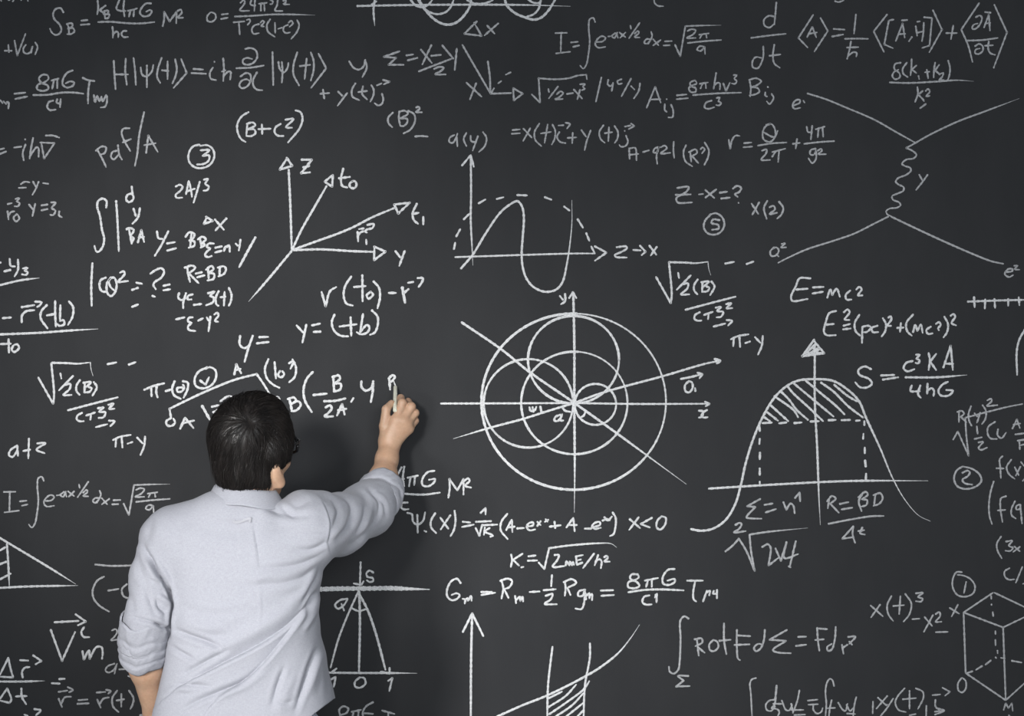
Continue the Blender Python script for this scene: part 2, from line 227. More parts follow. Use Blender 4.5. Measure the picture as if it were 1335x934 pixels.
  ('letter',"[B3] 575,700 545,770 555,820 585,845 / 540,775 590,765 / 622,795 622,850"),('letter',"[C3] 420,265 455,310 / 488,262 470,310 448,372"),
  ('letter',"[C3] 145,125 150,195 / 150,150 165,130 190,120 / 155,105 190,100 / 215,75 262,68 255,95 210,110 200,125 215,130 / 208,180 210,215")]),
(F,'r(t0) - r arrow',3.1,"[C2] 1108,560 1138,665! 1170,555 1215,525 / [C3] 100,448 55,520 45,590 65,645 112,660 / 120,525 205,518 / 180,440 182,630 / 240,560 212,585 225,610 258,580 240,558 / 262,485 300,530 308,600 290,680 / 372,568 425,568 / @1.3 470,530 490,640 / 480,570 515,540 / 510,495 550,488 / 580,460 620,462 612,490 588,525"),
(F,'y = (+b)',3.1,"[E5] 260,25 310,80 / 330,20 315,90 302,150 / 372,25 430,12 / 382,72 432,70 / 535,-54 515,0 530,60 575,98 635,105 / [C3] 15,812 140,795 / 95,745 100,880 / 185,720 165,850 / 165,850 215,800 232,820 215,855 170,868 138,852 / 250,695 290,740 292,800 270,855 235,872"),
(F,'y = above the bent line',3.1,"[E4] 740,100 738,165 770,190 805,170 / 832,100 800,190 772,290 / 880,110 945,108 / 862,155 948,145"),
('chalk_diagram','bent line from a small circle, partly behind the head',3.1,"[E4] 240,700 228,630! 350,570 500,500 700,420 860,378! 910,450 970,550 / 235,700 205,720 210,748 240,755 268,730 255,700 / 980,560 1010,545 1025,560 1020,590",
 [('letter',"[E4] 45,492 110,465 190,445 / 95,475 98,540 / 135,465 132,510 142,548 / 200,502 240,490 / 265,430 248,480 260,530 310,558 / 320,475 285,480 285,505 315,505 335,470 325,455 / 325,430 360,440 358,490 330,550"),
  ('letter',"[E4] 500,330 440,360 410,415 420,465 470,482 530,460 565,405 560,350 520,328 490,340 / 450,425 490,455! 515,400"),
  ('letter',"[E4] 698,380 712,308! 748,372 / 705,350 745,340"),('letter',"[E4] 305,775 340,695! 402,770 / 320,735 408,715"),
  ('letter',"[E4] @1.2 465,610 520,708 / 535,615 585,605 / 545,655 598,628 / 598,575 650,540 680,545 660,590 640,615 710,570 / 735,590 765,572"),
  ('letter',"[E4] @1.2 1098,560 1115,640 / 1085,560 1130,548 1145,570 1110,595 / 1110,595 1160,575 1180,600 1150,640 1110,648")]),
(F,'(10) in tall brackets above the head',3.0,"[E4] 945,270 920,340 935,410 980,455 1025,478 / 990,290 1000,410 / 1030,355 1015,385 1035,402 1060,380 1045,355 / 1095,300 1125,285 1140,315 / 1130,290 1105,340 / 1120,272 1145,330 1135,400 1095,438"),
(F,'(-B over 2A, y R, the line being written',3.3,"[E5] 378,362 335,410 310,490 320,570 370,655 / 382,530 480,520 / 525,400 532,500 / 520,400 565,388 575,410 535,445 / 540,445 580,450 575,490 528,505 / 460,575 540,572 615,555 / 470,620 500,605 515,625 490,660 462,685 525,685 / 552,680 590,595! 608,672 / 560,640 620,630 / 672,552 655,580 / 730,430 730,470 760,498 800,480 815,430 / 815,430 812,500 798,582 / 930,405 938,490 / 925,410 960,385 972,400 945,435 / @0.6 962,425 975,460"),
(F,'r - y3 over a line at the left edge',2.9,"[C1] 0,240 5,235 / 32,300 75,290 / 70,210 78,260 110,265 / 130,215 130,290 105,338 / 165,280 200,275 180,295 202,305 190,325 160,322 / 0,400 150,365 285,348 >"),
(F,'- r arrow (tb) over t0 at the left edge',3.1,"[C1] 20,640 80,635 / 158,560 250,545 / 255,520 300,525 290,545 270,558 / 158,670 160,620 190,590 250,582 / 340,545 300,590 295,640 345,715 / 340,620 405,608 / 400,515 400,610 405,702 / 438,545 435,650 / 435,660 462,655 465,685 430,695 412,680 / 500,518 530,560 525,630 492,690 / 0,758 300,745 500,730 710,718 > / 0,828 80,825 / 62,792 65,890 / 95,840 85,870 105,885 138,855 125,830 100,835"),
(F,'root of one half (B) over c + 3 squared, left one',2.9,"[E3] "+HALFROOT),
(F,'root of one half (B) over c + 3 squared, right one',2.8,"[E3r] "+HALFROOT),
(F,'pi - y, left one',2.8,"[E3] "+PIY),
(F,'pi - y, right one',2.8,"[E3r] "+PIY),
(F,'a + z at the left edge',2.8,"[E3] 125,785 75,820 65,855 90,868 120,830 130,790 / 125,800 130,860 / 168,825 220,815 / 210,735 205,880 / 270,770 330,768 265,815 325,842"),
(F,'Gaussian integral I = root of 2 pi over a, beside the shoulder',2.5,"[E6] "+GAUSS+"[E6b] "+GAUSS2),
('chalk_diagram','right triangle with hatching cut off by the left edge',2.9,"[E7] 0,10 150,100 350,220 550,345 > / 0,372 200,362 565,355 > / 50,50 60,200 68,375 > / 0,100 38,78 / 0,200 45,182 / 0,310 78,268"),
(F,'bar with a bracket and -0 half behind the sleeve',2.6,"[E7] 690,202 800,212 1000,208 / 755,290 705,320 672,390 680,450 720,500 792,545 / 785,392 860,380 / 920,345 885,380 895,430 930,445 960,420"),
(F,'V arrow i m',2.9,"[E8] 395,210 570,200 / 548,152 622,205! 565,232 / 368,265 450,490! 545,280 / 610,245 590,280 605,315 648,318 / 598,420 608,480! 645,415 650,475! 700,390 735,390 745,430 740,475"),
(F,'2 and a - beside the rolled cuff',2.4,"[E8] 810,270 840,260 850,280 830,315 805,340 855,335 / 830,510 780,530 765,560 785,575 820,560 850,510 / 845,520 830,585 / 865,552 930,548 / 930,600 960,610"),
(F,'delta r over delta t in the bottom left corner',2.8,"[E8] 60,468 0,590 / 60,468 75,540 95,610! 0,605 / 145,485 205,488 / 240,450 300,490! 258,515 / 165,612 160,570 180,540 215,535 / 0,640 160,640 325,635 > / 0,765 52,690! 82,770 70,795! 0,778 / 115,748 195,745 / 155,690 158,750 190,805 / 375,652 435,655 / 430,622 470,620 / 175,880 200,890 / 250,840 295,850 260,885"),
(F,'r arrow = r arrow (t) beside the elbow',2.6,"[E8] 425,715 490,705 / 490,680 530,702 500,718 / 425,765 450,825 / 445,800 470,755 515,750 / 570,775 635,770 / 562,802 645,798 / 700,720 765,715 / 770,700 805,708 785,728 / 705,770 730,830 / 725,800 750,765 790,755 / 850,705 815,760 820,820 860,862 / 845,778 900,768 / 880,730 880,822 / 935,705 968,760 960,810 945,840 / 1015,885 1080,875"),
(F,'4 pi G over hc M squared beside the raised cuff',2.8,"[F1] 130,165 95,245 115,252 150,248 / 150,160 140,245 150,302 / 175,240 250,225 / 195,240 185,302 / 228,230 222,295 / 370,190 320,200 280,255 285,295 325,302 365,275 375,250 330,255 / 40,345 80,348 200,360 300,362 410,348 / 470,385 480,320 478,250! 535,332! 580,250! 580,362 / 588,262 612,245 625,262 592,298 635,312 / 70,440 92,428 102,440 100,472 / 175,420 135,425 130,460 150,470 182,468"),
(F,'psi(X) = 1 over root K (A - e + A - e) X < 0',2.8,"""[F1] 172,495 205,505 215,560 245,580 285,555 302,490 / 245,510 248,640 / 295,625 310,632 / 375,498 345,550 345,600 382,642 / 412,530 470,610 / 485,512 415,615 / 515,480 522,550 510,620 485,665 / 575,560 630,565 / 568,598 655,580 / 705,495 740,460! 740,508 / 670,560 780,555 / 668,605 695,660! 715,585! 825,580 /
735,600 728,655 / 770,605 735,630 790,655 / 775,668 795,662 / 898,502 855,560 850,620 900,685 / 890,620 930,545! 935,635 / 905,600 950,595 / 970,608 1020,605 / 1040,595 1085,585 1085,565 1055,570 1038,600 1060,622 1100,615 / 1115,560 1140,585 / 1140,555 1115,590 / 1175,540 1190,560 / 1170,560 1195,545 / 1205,595 1285,585 / 1240,560 1245,605 /
[F2] 325,490 375,420! 385,518 / 335,472 400,472 / 458,498 505,498 / 510,490 570,470 565,450 535,455 512,480 530,500 575,492 / 588,440 620,430 640,440 / 600,415 625,440 655,410 / 660,380 682,420 680,490 665,540 640,552 / 785,430 860,495 / 850,415 780,508 / 945,420 865,465! 930,490 / 1015,410 985,440 980,490 1005,505 1040,470 1045,420 1015,408"""),
(F,'K = root of 2mE over h squared',2.75,"[F5] 290,15 295,45 288,85 / 355,10 300,45 / 302,45 335,78 / 348,88 360,85 / 388,25 430,20 / 385,50 438,48 / [F2] 125,745 165,790! 200,640! 350,620 550,605 650,608 690,635 > / 240,690 270,690 260,725 225,775 310,770 / 320,765 325,735 345,765 350,735 365,765 375,738 380,762 / 395,700 400,760 / 395,700 445,690 / 398,730 430,722 / 402,760 440,745 / 525,680 445,785 / 555,690 530,765 / 538,735 565,720 580,735 575,785 / 600,705 620,695 625,712 600,735 640,738"),
(F,'G = R - one half R g = 8 pi G over c4 T, field equation',2.8,"""[F3] 1115,225 1090,195 1050,210 1018,270 1018,320 1050,350 1090,340 1108,312 1085,300 1050,312 / 1130,340 1148,345 1145,375 / 1148,350 1165,335 1168,355! 1190,320 1195,355 / [F5] 120,228 180,228 / 120,245 200,232 / 235,160 245,210 235,265 / 228,165 270,152 295,165 280,200 245,212 / 250,210 275,262 / 312,250 318,292 / 318,275 340,255 342,280! 355,255 358,282 /
395,228 452,225 / 522,132 518,195 / 475,218 545,212 / 485,250 525,240 515,270 480,295 550,298 / 595,170 600,205 595,250 / 588,172 635,155 660,175 610,205 / 610,205 628,245 / 705,215 675,225 672,250 695,250 710,215! 705,290 690,325 655,322 / 712,235 715,270 / 718,250 735,235 735,265 / 740,248 750,240 750,275 / 800,220 870,218 / 802,250 875,245 /
[F6] 255,145 215,145 205,170 250,195 265,220 230,235 192,225 195,195 240,180 262,160 250,142 / 300,185 385,168 / 320,185 308,225 / 345,178 345,225 / 492,110 450,115 415,165 420,205 460,212 495,190 490,175 445,185 / 192,260 300,245 420,242 550,248 / 330,280 295,290 285,325 310,340 345,338 / 370,275 365,295 / 378,270 375,325 / 572,185 675,185 / 625,185 612,260 615,305 632,320 / 675,320 700,250 / 695,265 720,250 715,280 / 745,250 740,268 765,270 / 765,245 765,298"""),
(F,'integral rot F d sigma = F dr',2.6,"""[F6] 582,430 555,415 530,440 530,560 525,700 515,760 485,785 460,770 455,740 / 580,800 515,800 550,830! 502,868! 590,865 / [F7] 240,395 245,440 252,500 / 225,395 270,390 275,415 230,440 / 245,445 290,482 / 345,400 320,430 325,465 350,472 378,445 370,410 345,398 / 415,292 415,400 430,492 / 385,405 458,398 / 498,335 498,450 505,520 518,530 / 498,370 585,375 / 482,432 580,428 /
678,335 672,400 650,455 620,472 608,450 635,425 665,430 / 820,335 708,398! 815,405! 730,465 760,480 845,485 / 892,380 945,378 / 878,438 945,430 / 1015,320 1020,400 1030,470 / 1012,325 1080,330 / 1002,400 1058,395 / 1135,315 1130,390 1110,460 1085,470 1080,445 1110,425 / 1175,430 1185,488 / 1180,450 1210,430 / 1215,380 1262,378 1222,425 / 1222,410 1240,430"""),
(F,'integral d w along the bottom edge',2.4,"[H6] 190,182 150,195 132,235 140,330 152,549 / @1.3 390,255 380,350 372,430 340,475 / 375,390 320,400 285,440 295,490 335,500 375,455 / 355,430 440,432 / 340,470 405,490 415,520 400,549 / 440,400 480,490 510,495 540,440 / 530,430 550,520 / 610,300 590,400 545,520 / 530,490 650,490 / 560,540 665,535 / 690,400 785,390 / 695,440 790,435 / 745,440 745,490 780,525 820,510 835,470 / 945,258 930,205 905,188 875,230 862,320 870,430 862,549 / 922,395 905,470 895,549 / 870,475 955,470 / 985,420 1030,490 1055,500 1075,430 / 1065,440 1100,500 1130,470 / 1160,365 1140,450 1130,549 / 1070,525 1150,530"),
(F,'x y (t) i arrow along the bottom edge',2.4,"[H2] 688,350 685,450 / 728,318 800,385 / 805,305 715,410 / 790,375 820,380 / 855,325 800,410 750,470 / 950,240 890,310 872,360 900,420 960,438 / 935,332 1045,322 / 990,262 990,412 / 1040,240 1100,270 1105,320 1060,412 / 1130,385 1128,470 / 1180,298 1245,292 / 1262,235 1325,270! 1285,302 / 1205,335 1205,390 1235,420 / 1200,435 1275,425 / 1210,405 1278,425 1200,460 / 990,465 1040,455"),
(G,'rising curve with two uprights and a hatched strip, bottom middle',2.8,"[F5] @1.15 68,350 62,600 60,940 / @1.1 15,455 68,350! 132,480 / 525,540 500,760 495,940 / 738,520 738,600 710,760 702,940",
 [('curve',"[F5] @1.1 205,940 350,875 500,815 700,715 800,655 900,575 970,490 1020,415 >"),
  ('hatching',"[F5] 500,835 580,795 / 500,885 600,820 660,755 / 505,925 600,860 705,780 735,735 / 540,940 640,870 700,805 / 600,940 700,860 / 665,940 702,900")]),
('chalk_diagram','cone of three rays fanning down from a slit',2.75,"[F3] 390,75 385,245 / 340,228 395,240! 412,212 / @2.2 60,272 250,266 450,265 600,263 750,268 890,272 > / 375,285 300,450 230,630 172,840 / @1.2 380,290 385,500 378,868 / @1.2 380,305 440,420 500,590 570,855 / 320,405 375,428 435,412 / [F4] @1.1 120,575 400,578 600,578 800,580 > / 185,570 215,545 / 535,568 600,582 / 600,540 600,585",
 [('letter',"[F3] 482,150 455,135 432,155 440,180 478,190 482,210 455,218 435,205"),('letter',"[F3] 295,340 240,350 205,385 225,412 265,390 295,345 / 250,375 270,425"),
  ('numeral',"[F4] 175,625 210,605! 195,680"),('numeral',"[F4] 385,610 350,640 350,675 385,685 425,655 415,615 380,610"),('numeral',"[F4] 590,635 620,615! 598,710")]),
(F,'8 pi G T cut off by the bottom edge',2.7,"[F4] 245,895 235,845 265,820 300,835 290,865 240,885 / 325,860 395,845 / 340,860 330,895 / 375,850 372,895 / 480,790 430,820 405,865 410,895 / 420,870 480,875 / 545,850 635,875 / 590,870 590,895"),
(F,'a(y) above the upright arrow',2.5,"[B3] 848,200 815,220 810,250 835,258 858,225 870,190 / 865,215 870,285 / 935,185 915,230 935,282 / 965,205 970,245 1000,250 1015,215 / 1018,210 1000,260 980,315 / 1055,180 1080,220 1068,280 1025,325"),
(G,'wave on two axes inside a dashed arch',2.75,"[I3] 228,95 230,300 228,450 235,600 240,705 > / 180,152 228,95! 245,160 / @0.9 142,660 300,655 510,648 800,640 915,640 / 915,600 980,635! 915,680",
 [('curve',"[I3] @1.1 175,722 240,645 310,530 390,415 440,372 487,350 512,380 522,440 515,560 510,640 515,710 535,775 575,825 640,852 700,840 735,800 760,700 778,580 788,470 788,345 >"),
  ('dashed_arch',"[I3] 135,615 142,580 / 148,545 170,505 / 190,450 220,420 / 272,362 310,340 / 372,338 410,328 / 485,316 540,318 / 638,328 675,342 / 745,380 775,402 / 820,450 850,498 / 868,528 885,570 / 895,600 915,640"),
  ('letter',"[I7] 480,378 590,370 600,390 540,430 460,470 470,490 600,498"),('arrow',"[I7] 672,410 760,415 / 750,360 815,430! 770,470"),('letter',"[I7] 860,360 940,465 / 945,375 875,475")]),
(F,'= x(t)i + y(t)j in the upper middle',2.5,"[B4] 45,165 100,160 / 40,192 100,188 / 125,155 185,220 / 175,150 122,245 / 240,118 205,180 210,235 255,282 / 250,190 325,178 / 300,125 290,185 278,258 / 335,125 355,170 350,230 330,270 / 385,180 368,215 390,250 430,260 / 378,132 415,130 / 430,112 462,120 440,155 / 445,222 510,218 / 482,185 478,262 / 545,165 580,215 / 612,168 585,240 568,312 / 705,130 675,180 685,230 715,258 / 715,188 770,180 / 745,145 740,245 / 785,135 810,180 805,230 785,260 / 858,170 860,174 / 868,205 882,250 865,280 830,285 820,272 / 860,140 900,132 / 905,118 930,135! 888,158"),
(F,'A - q2l (R squared)',2.5,"[B4] 890,295 895,375 / 890,300 935,295 945,385 / 890,345 960,338 / 990,325 1035,312 / 1100,290 1075,300 1068,328 1095,325 1105,290! 1090,350 1095,410 / 1120,290 1150,278 1165,295 1120,335 1190,330 / 1215,248 1212,310 1218,368 / [B5] 80,275 62,320 75,390 125,428 / 110,320 118,395 / 100,325 150,305 160,330 120,355 / 125,355 170,405 / 185,305 200,290 215,305 195,335 / 215,255 245,310 240,360 212,420"),
(F,'r = theta over 2 pi + 4 pi over g squared',2.5,"[B5] 390,235 400,300! 415,235 440,205 470,208 / 500,260 555,255 / 495,290 560,285 / 690,120 655,140 635,190 645,235 690,250 725,215 725,160 700,122 660,125 / 640,180 720,215 745,170 / 600,278 700,262 810,255 / 630,315 665,305 660,335 625,380 690,382 / 705,325 800,300 / 730,320 705,358 / 755,315 748,398 / 855,265 905,258 / 885,230 875,300 / 955,140 965,180 985,180 / 995,135 985,235 / 1020,160 1085,140 / 1040,160 1035,220 / 1070,150 1075,215 / 935,265 1050,252 1155,245 / 1020,300 985,310 980,340 1005,345 1025,310! 1020,380 995,405 968,370 / 1035,315 1060,300 1065,315 1040,338 1095,340"),
(F,'Z - x = question mark',2.7,"[B5] 15,585 100,578 85,610 10,660 20,690 125,690 / 5,635 115,632 / 172,632 205,628 / 220,600 285,658 / 300,595 220,655 / 325,620 380,612 / 335,662 398,655 / 420,590 450,570 480,585 465,615 435,630 455,650 / 460,692 463,695"),
(F,'x(2) right of the circled 5',2.6,"[B5] 555,698 605,775 / 610,690 560,780 / 670,678 645,730 665,810 / 685,725 715,715 725,740 685,775 740,765 / 755,685 785,730 770,780 740,808"),
(N,'circled 5',2.7,"[E1] 475,5 440,45 432,95 460,135 510,145 555,125 580,75 565,20 520,-10 475,0 / 545,40 500,35 485,60 535,75 540,100 490,110"),
(F,'E = mc squared',2.8,"[E2] 155,98 95,98 75,140 48,200 55,222 140,212 / 75,160 140,155 / 168,148 228,145 / 165,182 225,172 / 248,205 265,160 275,190! 300,155 318,200 / 375,165 350,190 355,215 382,215 / 408,160 425,145 438,158 418,192 442,192"),
(F,'E squared = (pc) squared + (mc squared) squared',2.8,"[E2] 298,278 260,290 240,340 230,395 245,412 295,412 / 232,355 285,350 / 340,285 360,270 372,285 345,325 370,328 / 338,360 375,350 / 335,380 378,375 / 425,300 400,345 405,390 430,415 / 442,365 440,455 / 445,365 475,360 490,370 465,395 448,395 / 525,360 495,372 500,395 530,395 / 555,318 572,350 568,390 548,420 / 585,315 600,308 602,325 580,360 600,360 / 635,372 670,370 / 655,345 650,395 / 722,298 685,345 690,390 715,415 / 722,395 735,355 745,390! 765,355 775,400 / 820,365 795,385 805,405 830,402 / 848,350 865,340 875,355 860,375 865,385 / 895,310 915,350 910,395 890,425 / 930,305 945,295 955,310 935,345 960,358"),
(F,'S = c cubed kA over 4hG',2.9,"[E2] 490,600 455,585 420,605 425,630 480,655 495,680 470,700 430,700 402,672 / 545,635 620,632 / 555,658 640,645 / 720,555 685,565 670,595 690,612 730,600 / 738,520 758,522 742,542 758,550 750,568 735,565 / 808,510 815,550 808,605 / 850,515 815,560 / 818,560 850,605 / 890,590 930,470! 942,605 / 905,570 945,570 / 680,645 850,645 1020,632 > / 715,690 708,720 760,722 / 762,690 750,740 765,758 / 802,680 800,735 / 800,720 825,705 838,720 835,748 / 915,670 885,685 862,720 875,745 920,745 942,720 905,715"),
('chalk_diagram','scale line with upright ticks at the right edge',2.8,"[I6] 272,312 450,305 710,298 / 320,278 325,355 / 405,295 402,365 / 475,292 480,360 / 580,292 580,345 / 660,278 665,340"),
(M,'arc cut off by the right edge',2.8,"[I6] 710,520 665,600 645,690 648,870"),
(G,'bell curve with a hatched cap over dashed lines',3.0,"[G1] 110,668 400,650 700,636 1030,635 > / 555,60 555,300 565,500 572,700 578,820 >",
 [('curve',"[G1] @1.05 35,838 80,845 130,835 180,800 220,735 245,650 265,560 300,450 345,350 390,280 440,235 490,213 560,208 630,215 690,250 740,300 770,370 830,500 880,620 930,710 990,780 1040,805 >"),
  ('arrowhead',"[I1] 1232,240 1145,360! 1305,338! 1232,250 / 1170,345 1240,270 / 1190,345 1260,300 / 1215,345 1270,310 / 1235,280 1240,340 / 1225,300 1255,330 / 1165,340 1285,335 / @1.6 1220,325 1255,310"),
  ('hatching',"[I2] 205,370 255,405 / 225,330 318,402 / 262,285 395,405 / 290,215 440,325 470,375 / 335,175 400,240 460,320 545,395 / 390,140 430,190 550,300 660,405 / 440,120 560,220 740,370 / 530,98 640,190 760,290 825,355 / 645,112 740,180 850,290 965,378 / 745,128 850,215 920,255"),
  ('dashed_line',"[I2] 200,420 270,416 / 325,422 380,415 / 442,420 498,415 / 565,408 630,405 / 702,398 758,396 / 800,398 865,396 / 910,402 940,400 / 175,430 178,480 / 178,540 175,580 / 180,645 178,695 / 178,765 178,815 / 178,865 178,880 / 975,405 975,435 / 968,500 965,540 / 978,605 978,650 / 980,705 985,750 / 988,805 985,855")]),
(F,'sigma = n below the bell curve',2.7,"[G2] 340,172 245,225! 305,230! 240,305 260,312 350,315 / 370,215 430,205 / 378,270 455,245 / 508,195 530,250! 560,205 580,220 590,275 / 592,165 625,125! 630,190"),
(F,'R = BD over delta t below the bell curve',2.6,"[G2] 840,170 830,240 / 825,190 860,150 888,170 840,210 / 850,208 910,272 / 918,208 980,195 / 928,248 1008,235 / 1085,125 1055,190 1075,260 / 1050,160 1105,120 1120,140 1075,175 / 1080,175 1115,180 1110,215 1070,228 / 1175,140 1165,220 / 1160,145 1210,130 1228,165 1205,205 1160,222 / 835,352 1000,320 1150,297 1235,295 / 1015,370 935,460! 1010,450 / 1015,370 1010,430 1028,490 / 1050,405 1095,398 / 1080,380 1065,420 1098,430"),
(F,'square root of 2x4 below the bell curve',2.7,"[G2] 160,360 190,345 205,355 185,390 148,415 235,405 / 88,552 140,510 185,460! 240,550 300,695! 275,560 262,430! 400,410 685,382 > / 355,520 395,500 415,525 400,655! 470,600 / 450,530 490,620! 530,485 / 530,485 515,600 615,572 / 598,478 555,660 / 545,660 560,668"),
(F,'R(y) squared root of one half (u A at the right edge',2.5,"[G3] 235,250 235,340 / 220,250 260,240 280,265 245,295 / 255,295 300,340 / 340,200 318,270 325,330 345,370 / 370,260 395,290 / 420,255 400,320 390,345 / 440,190 470,240 465,310 435,355 / 480,150 515,135 520,155 480,195 570,190 / 185,490 225,420! 320,630! 300,460 290,300! 480,250 660,205 790,180 / 390,375 398,440 / 370,485 435,470 / 405,515 445,510 405,565 425,580 480,560 / 550,335 490,380 485,440 510,480 565,485 / 575,400 570,450 605,478 645,430 / 700,395 740,315! 765,390 / 710,360 770,350 / 725,445 810,435 / 760,500 765,575 / 745,500 810,490 / 770,540 810,530"),
(N,'circled 2 at the right edge',2.6,"[G3] 265,725 215,760 192,830 220,895 290,920 380,900 430,850 415,795 350,745 270,725 / 265,780 310,760 330,775 310,810 265,840 285,870 350,882"),
(F,'f(x) at the right edge',2.5,"[G3] 615,635 590,660 595,740 600,825 / 560,740 625,742 / 690,665 650,730 670,790 720,832 / 720,730 755,800 / 770,725 730,805 / 775,685 801,720 / 790,850 808,830"),
(F,'bar f(q at the right edge',2.5,"[G4] 442,155 420,230 408,320 412,400 430,460 / 530,260 495,275 490,340 505,445 / 470,362 525,358 / 595,295 570,350 570,395 600,420 / 625,320 605,330 605,355 630,350 635,320 / 632,320 645,455"),
(F,'(3x at the right edge',2.4,"[G4] 495,548 465,600 470,650 500,705 / 530,585 575,580 550,615 580,630 560,652 525,650 / 590,620 630,655 / 630,622 580,660"),
(F,'c and a slash at the right edge',2.4,"[G4] 555,775 520,800 525,840 555,858 590,855 / 648,765 600,880 / 650,888 662,885"),
(F,'x(t) cubed - x squared',2.5,"[F8] 170,322 238,382 / 222,318 172,388 / 285,270 262,320 268,370 295,408 / 295,325 355,320 / 335,270 328,370 / 362,258 395,310 385,370 352,412 / 420,255 460,252 432,275 458,285 450,300 420,298 / 400,398 440,395 / 468,385 510,435 / 515,375 465,468 / 530,370 550,358 555,380 530,412 562,412 / 530,470 598,468"),
(N,'circled 1 above the prism',2.4,"[H3] 170,115 140,115 120,150 118,200 145,245 190,255 235,235 245,195 220,155 180,135 145,130 / 195,170 182,235"),
('chalk_diagram','box prism with dashed hidden edges in the bottom right corner',2.5,"[H3] 348,232 180,345! 192,690! 420,845! 530,745 / 355,232 530,315 / 180,345 405,430! 530,370 / 405,430 420,845",
 [('dashed_line',"[H3] 337,250 338,268 / 339,297 339,302 / 346,342 349,365 / 361,450 362,468 / 361,500 362,532 / 373,562 374,578 / 362,600 366,605 / 335,618 305,642 / 285,650 250,672 / 230,680 200,690 / 392,603 415,607 / 455,620 510,630"),
  ('letter',"[H3] 100,318 155,352 / 148,300 112,368"),('letter',"[H3] 168,718 148,750 152,790 172,800 192,780 192,735 172,716"),('letter',"[H3] 408,900 420,862! 435,890! 455,862! 460,905 / 438,930 442,936")]),
('chalk_diagram','five circles through one centre crossed by slanting rays',3.0,"[D] @1.1 155,187 350,320 480,425 700,577 900,720 1050,830 1241,970 > / 700,577 845,525 1130,447 1335,387 1405,373 / 700,577 560,620 450,655 300,695 115,750 > / @1.9 690,577 712,578 / @1.7 701,566 700,590 / @1.4 692,571 709,584 / @0.9 55,580 400,579 700,578 1000,582 1352,581 / @1.1 695,45 700,300 700,577 702,890 700,1106 >",
 [('circle',"[D] @1.2 E 697,571 446,426 88,335 / @.8 E 697,571 446,426 -28,92"),('circle',"[D] @1.05 E 700,577 257,248 85,375 / @.75 E 700,577 257,248 12,90"),('circle',"[D] @1.1 E 696,368 220,212 0,361"),('circle',"[D] E 478,579 216,214 5,367"),('circle',"[D] E 802,584 100,99 10,372"),
  ('arrowhead',"[I1] @1.2 510,380 550,393! 525,412"),('arrowhead',"[I1] 440,690 472,705! 445,722"),('arrowhead',"[D] 675,70 693,42! 710,70"),
  ('letter',"[D] 630,60 645,78 / 655,50 655,85 635,100"),('letter',"[I1] 395,755 425,760 415,800 395,805 / 455,750 430,765 415,795 435,805 460,802"),
  ('letter',"[I1] 262,525 340,510 400,495 / 385,480 422,490! 400,520 / 325,540 295,570 300,615 325,622 350,590 345,550 320,540 / 368,590 370,612"),
  ('letter',"[H5] 335,475 345,505 365,510 385,495 395,470 / 362,475 370,515 / 430,470 440,520"),('letter',"[H5] 605,540 560,560 552,590 580,595 610,560 620,535 / 615,545 605,590 630,590"),
  ('angle_arc',"[H5] 620,475 645,505 690,515 / 820,520 805,550 785,560")]),
]

def spline(pts):
    """dense points through pts: rounded where smooth, straight into a corner"""
    out = []
    P = np.array(pts, float)
    if len(P) == 2:
        n = max(2, int(np.hypot(*(P[1]-P[0]))/2.0))
        return [P[0]+(P[1]-P[0])*t for t in np.linspace(0, 1, n+1)]
    for i in range(len(P)-1):
        p1, p2 = P[i], P[i+1]
        p0 = P[i-1] if i > 0 else 2*p1-p2
        p3 = P[i+2] if i+2 < len(P) else 2*p2-p1
        n = max(2, int(np.hypot(*(p2-p1))/1.4))
        d = lambda a, b: max(np.hypot(*(b-a)), 1e-3)**.5
        t0 = 0; t1 = t0+d(p0, p1); t2 = t1+d(p1, p2); t3 = t2+d(p2, p3)
        for t in np.linspace(t1, t2, n, endpoint=False):
            A1 = (t1-t)/(t1-t0)*p0+(t-t0)/(t1-t0)*p1; A2 = (t2-t)/(t2-t1)*p1+(t-t1)/(t2-t1)*p2
            A3 = (t3-t)/(t3-t2)*p2+(t-t2)/(t3-t2)*p3
            B1 = (t2-t)/(t2-t0)*A1+(t-t0)/(t2-t0)*A2; B2 = (t3-t)/(t3-t1)*A2+(t-t1)/(t3-t1)*A3
            out.append((t2-t)/(t2-t1)*B1+(t-t1)/(t2-t1)*B2)
    out.append(P[-1])
    return out

def strokes(text):
    sheet = None
    for raw in text.replace('\n', ' ').split('/'):
        w, fade, pts, arc = 1.0, False, [], None
        tok = raw.split()
        if 'E' in tok:
            k = tok.index('E'); arc = [tuple(map(float, t.split(','))) for t in tok[k+1:k+4]]; tok = tok[:k]
        for t in tok:
            if t[0] == '[': sheet = SHEET[t[1:-1]]
            elif t[0] == '@': w = float(t[1:])
            elif t == '>': fade = True
            else:
                c = t.endswith('!'); x, y = t.rstrip('!').split(',')
                pts.append((sheet[0]+float(x)*sheet[2], sheet[1]+float(y)*sheet[2], c))
        if arc:
            (cx, cy), (rx, ry), (a0, a1) = arc
            poly = []
            for a in np.linspace(a0, a1, 140):
                r = math.radians(a)
                poly.append(np.array([sheet[0]+(cx+rx*math.cos(r))*sheet[2], sheet[1]+(cy-ry*math.sin(r))*sheet[2]]))
            yield [poly], w, fade
        elif len(pts) == 1:
            x, y = pts[0][:2]
            yield [[np.array([x-.6, y]), np.array([x+.6, y+.4])]], w, fade
        elif pts:
            runs, cur = [], [pts[0][:2]]
            for p in pts[1:]:
                cur.append(p[:2])
                if p[2]: runs.append(cur); cur = [p[:2]]
            if len(cur) > 1: runs.append(cur)
            yield [spline(r) for r in runs], w, fade

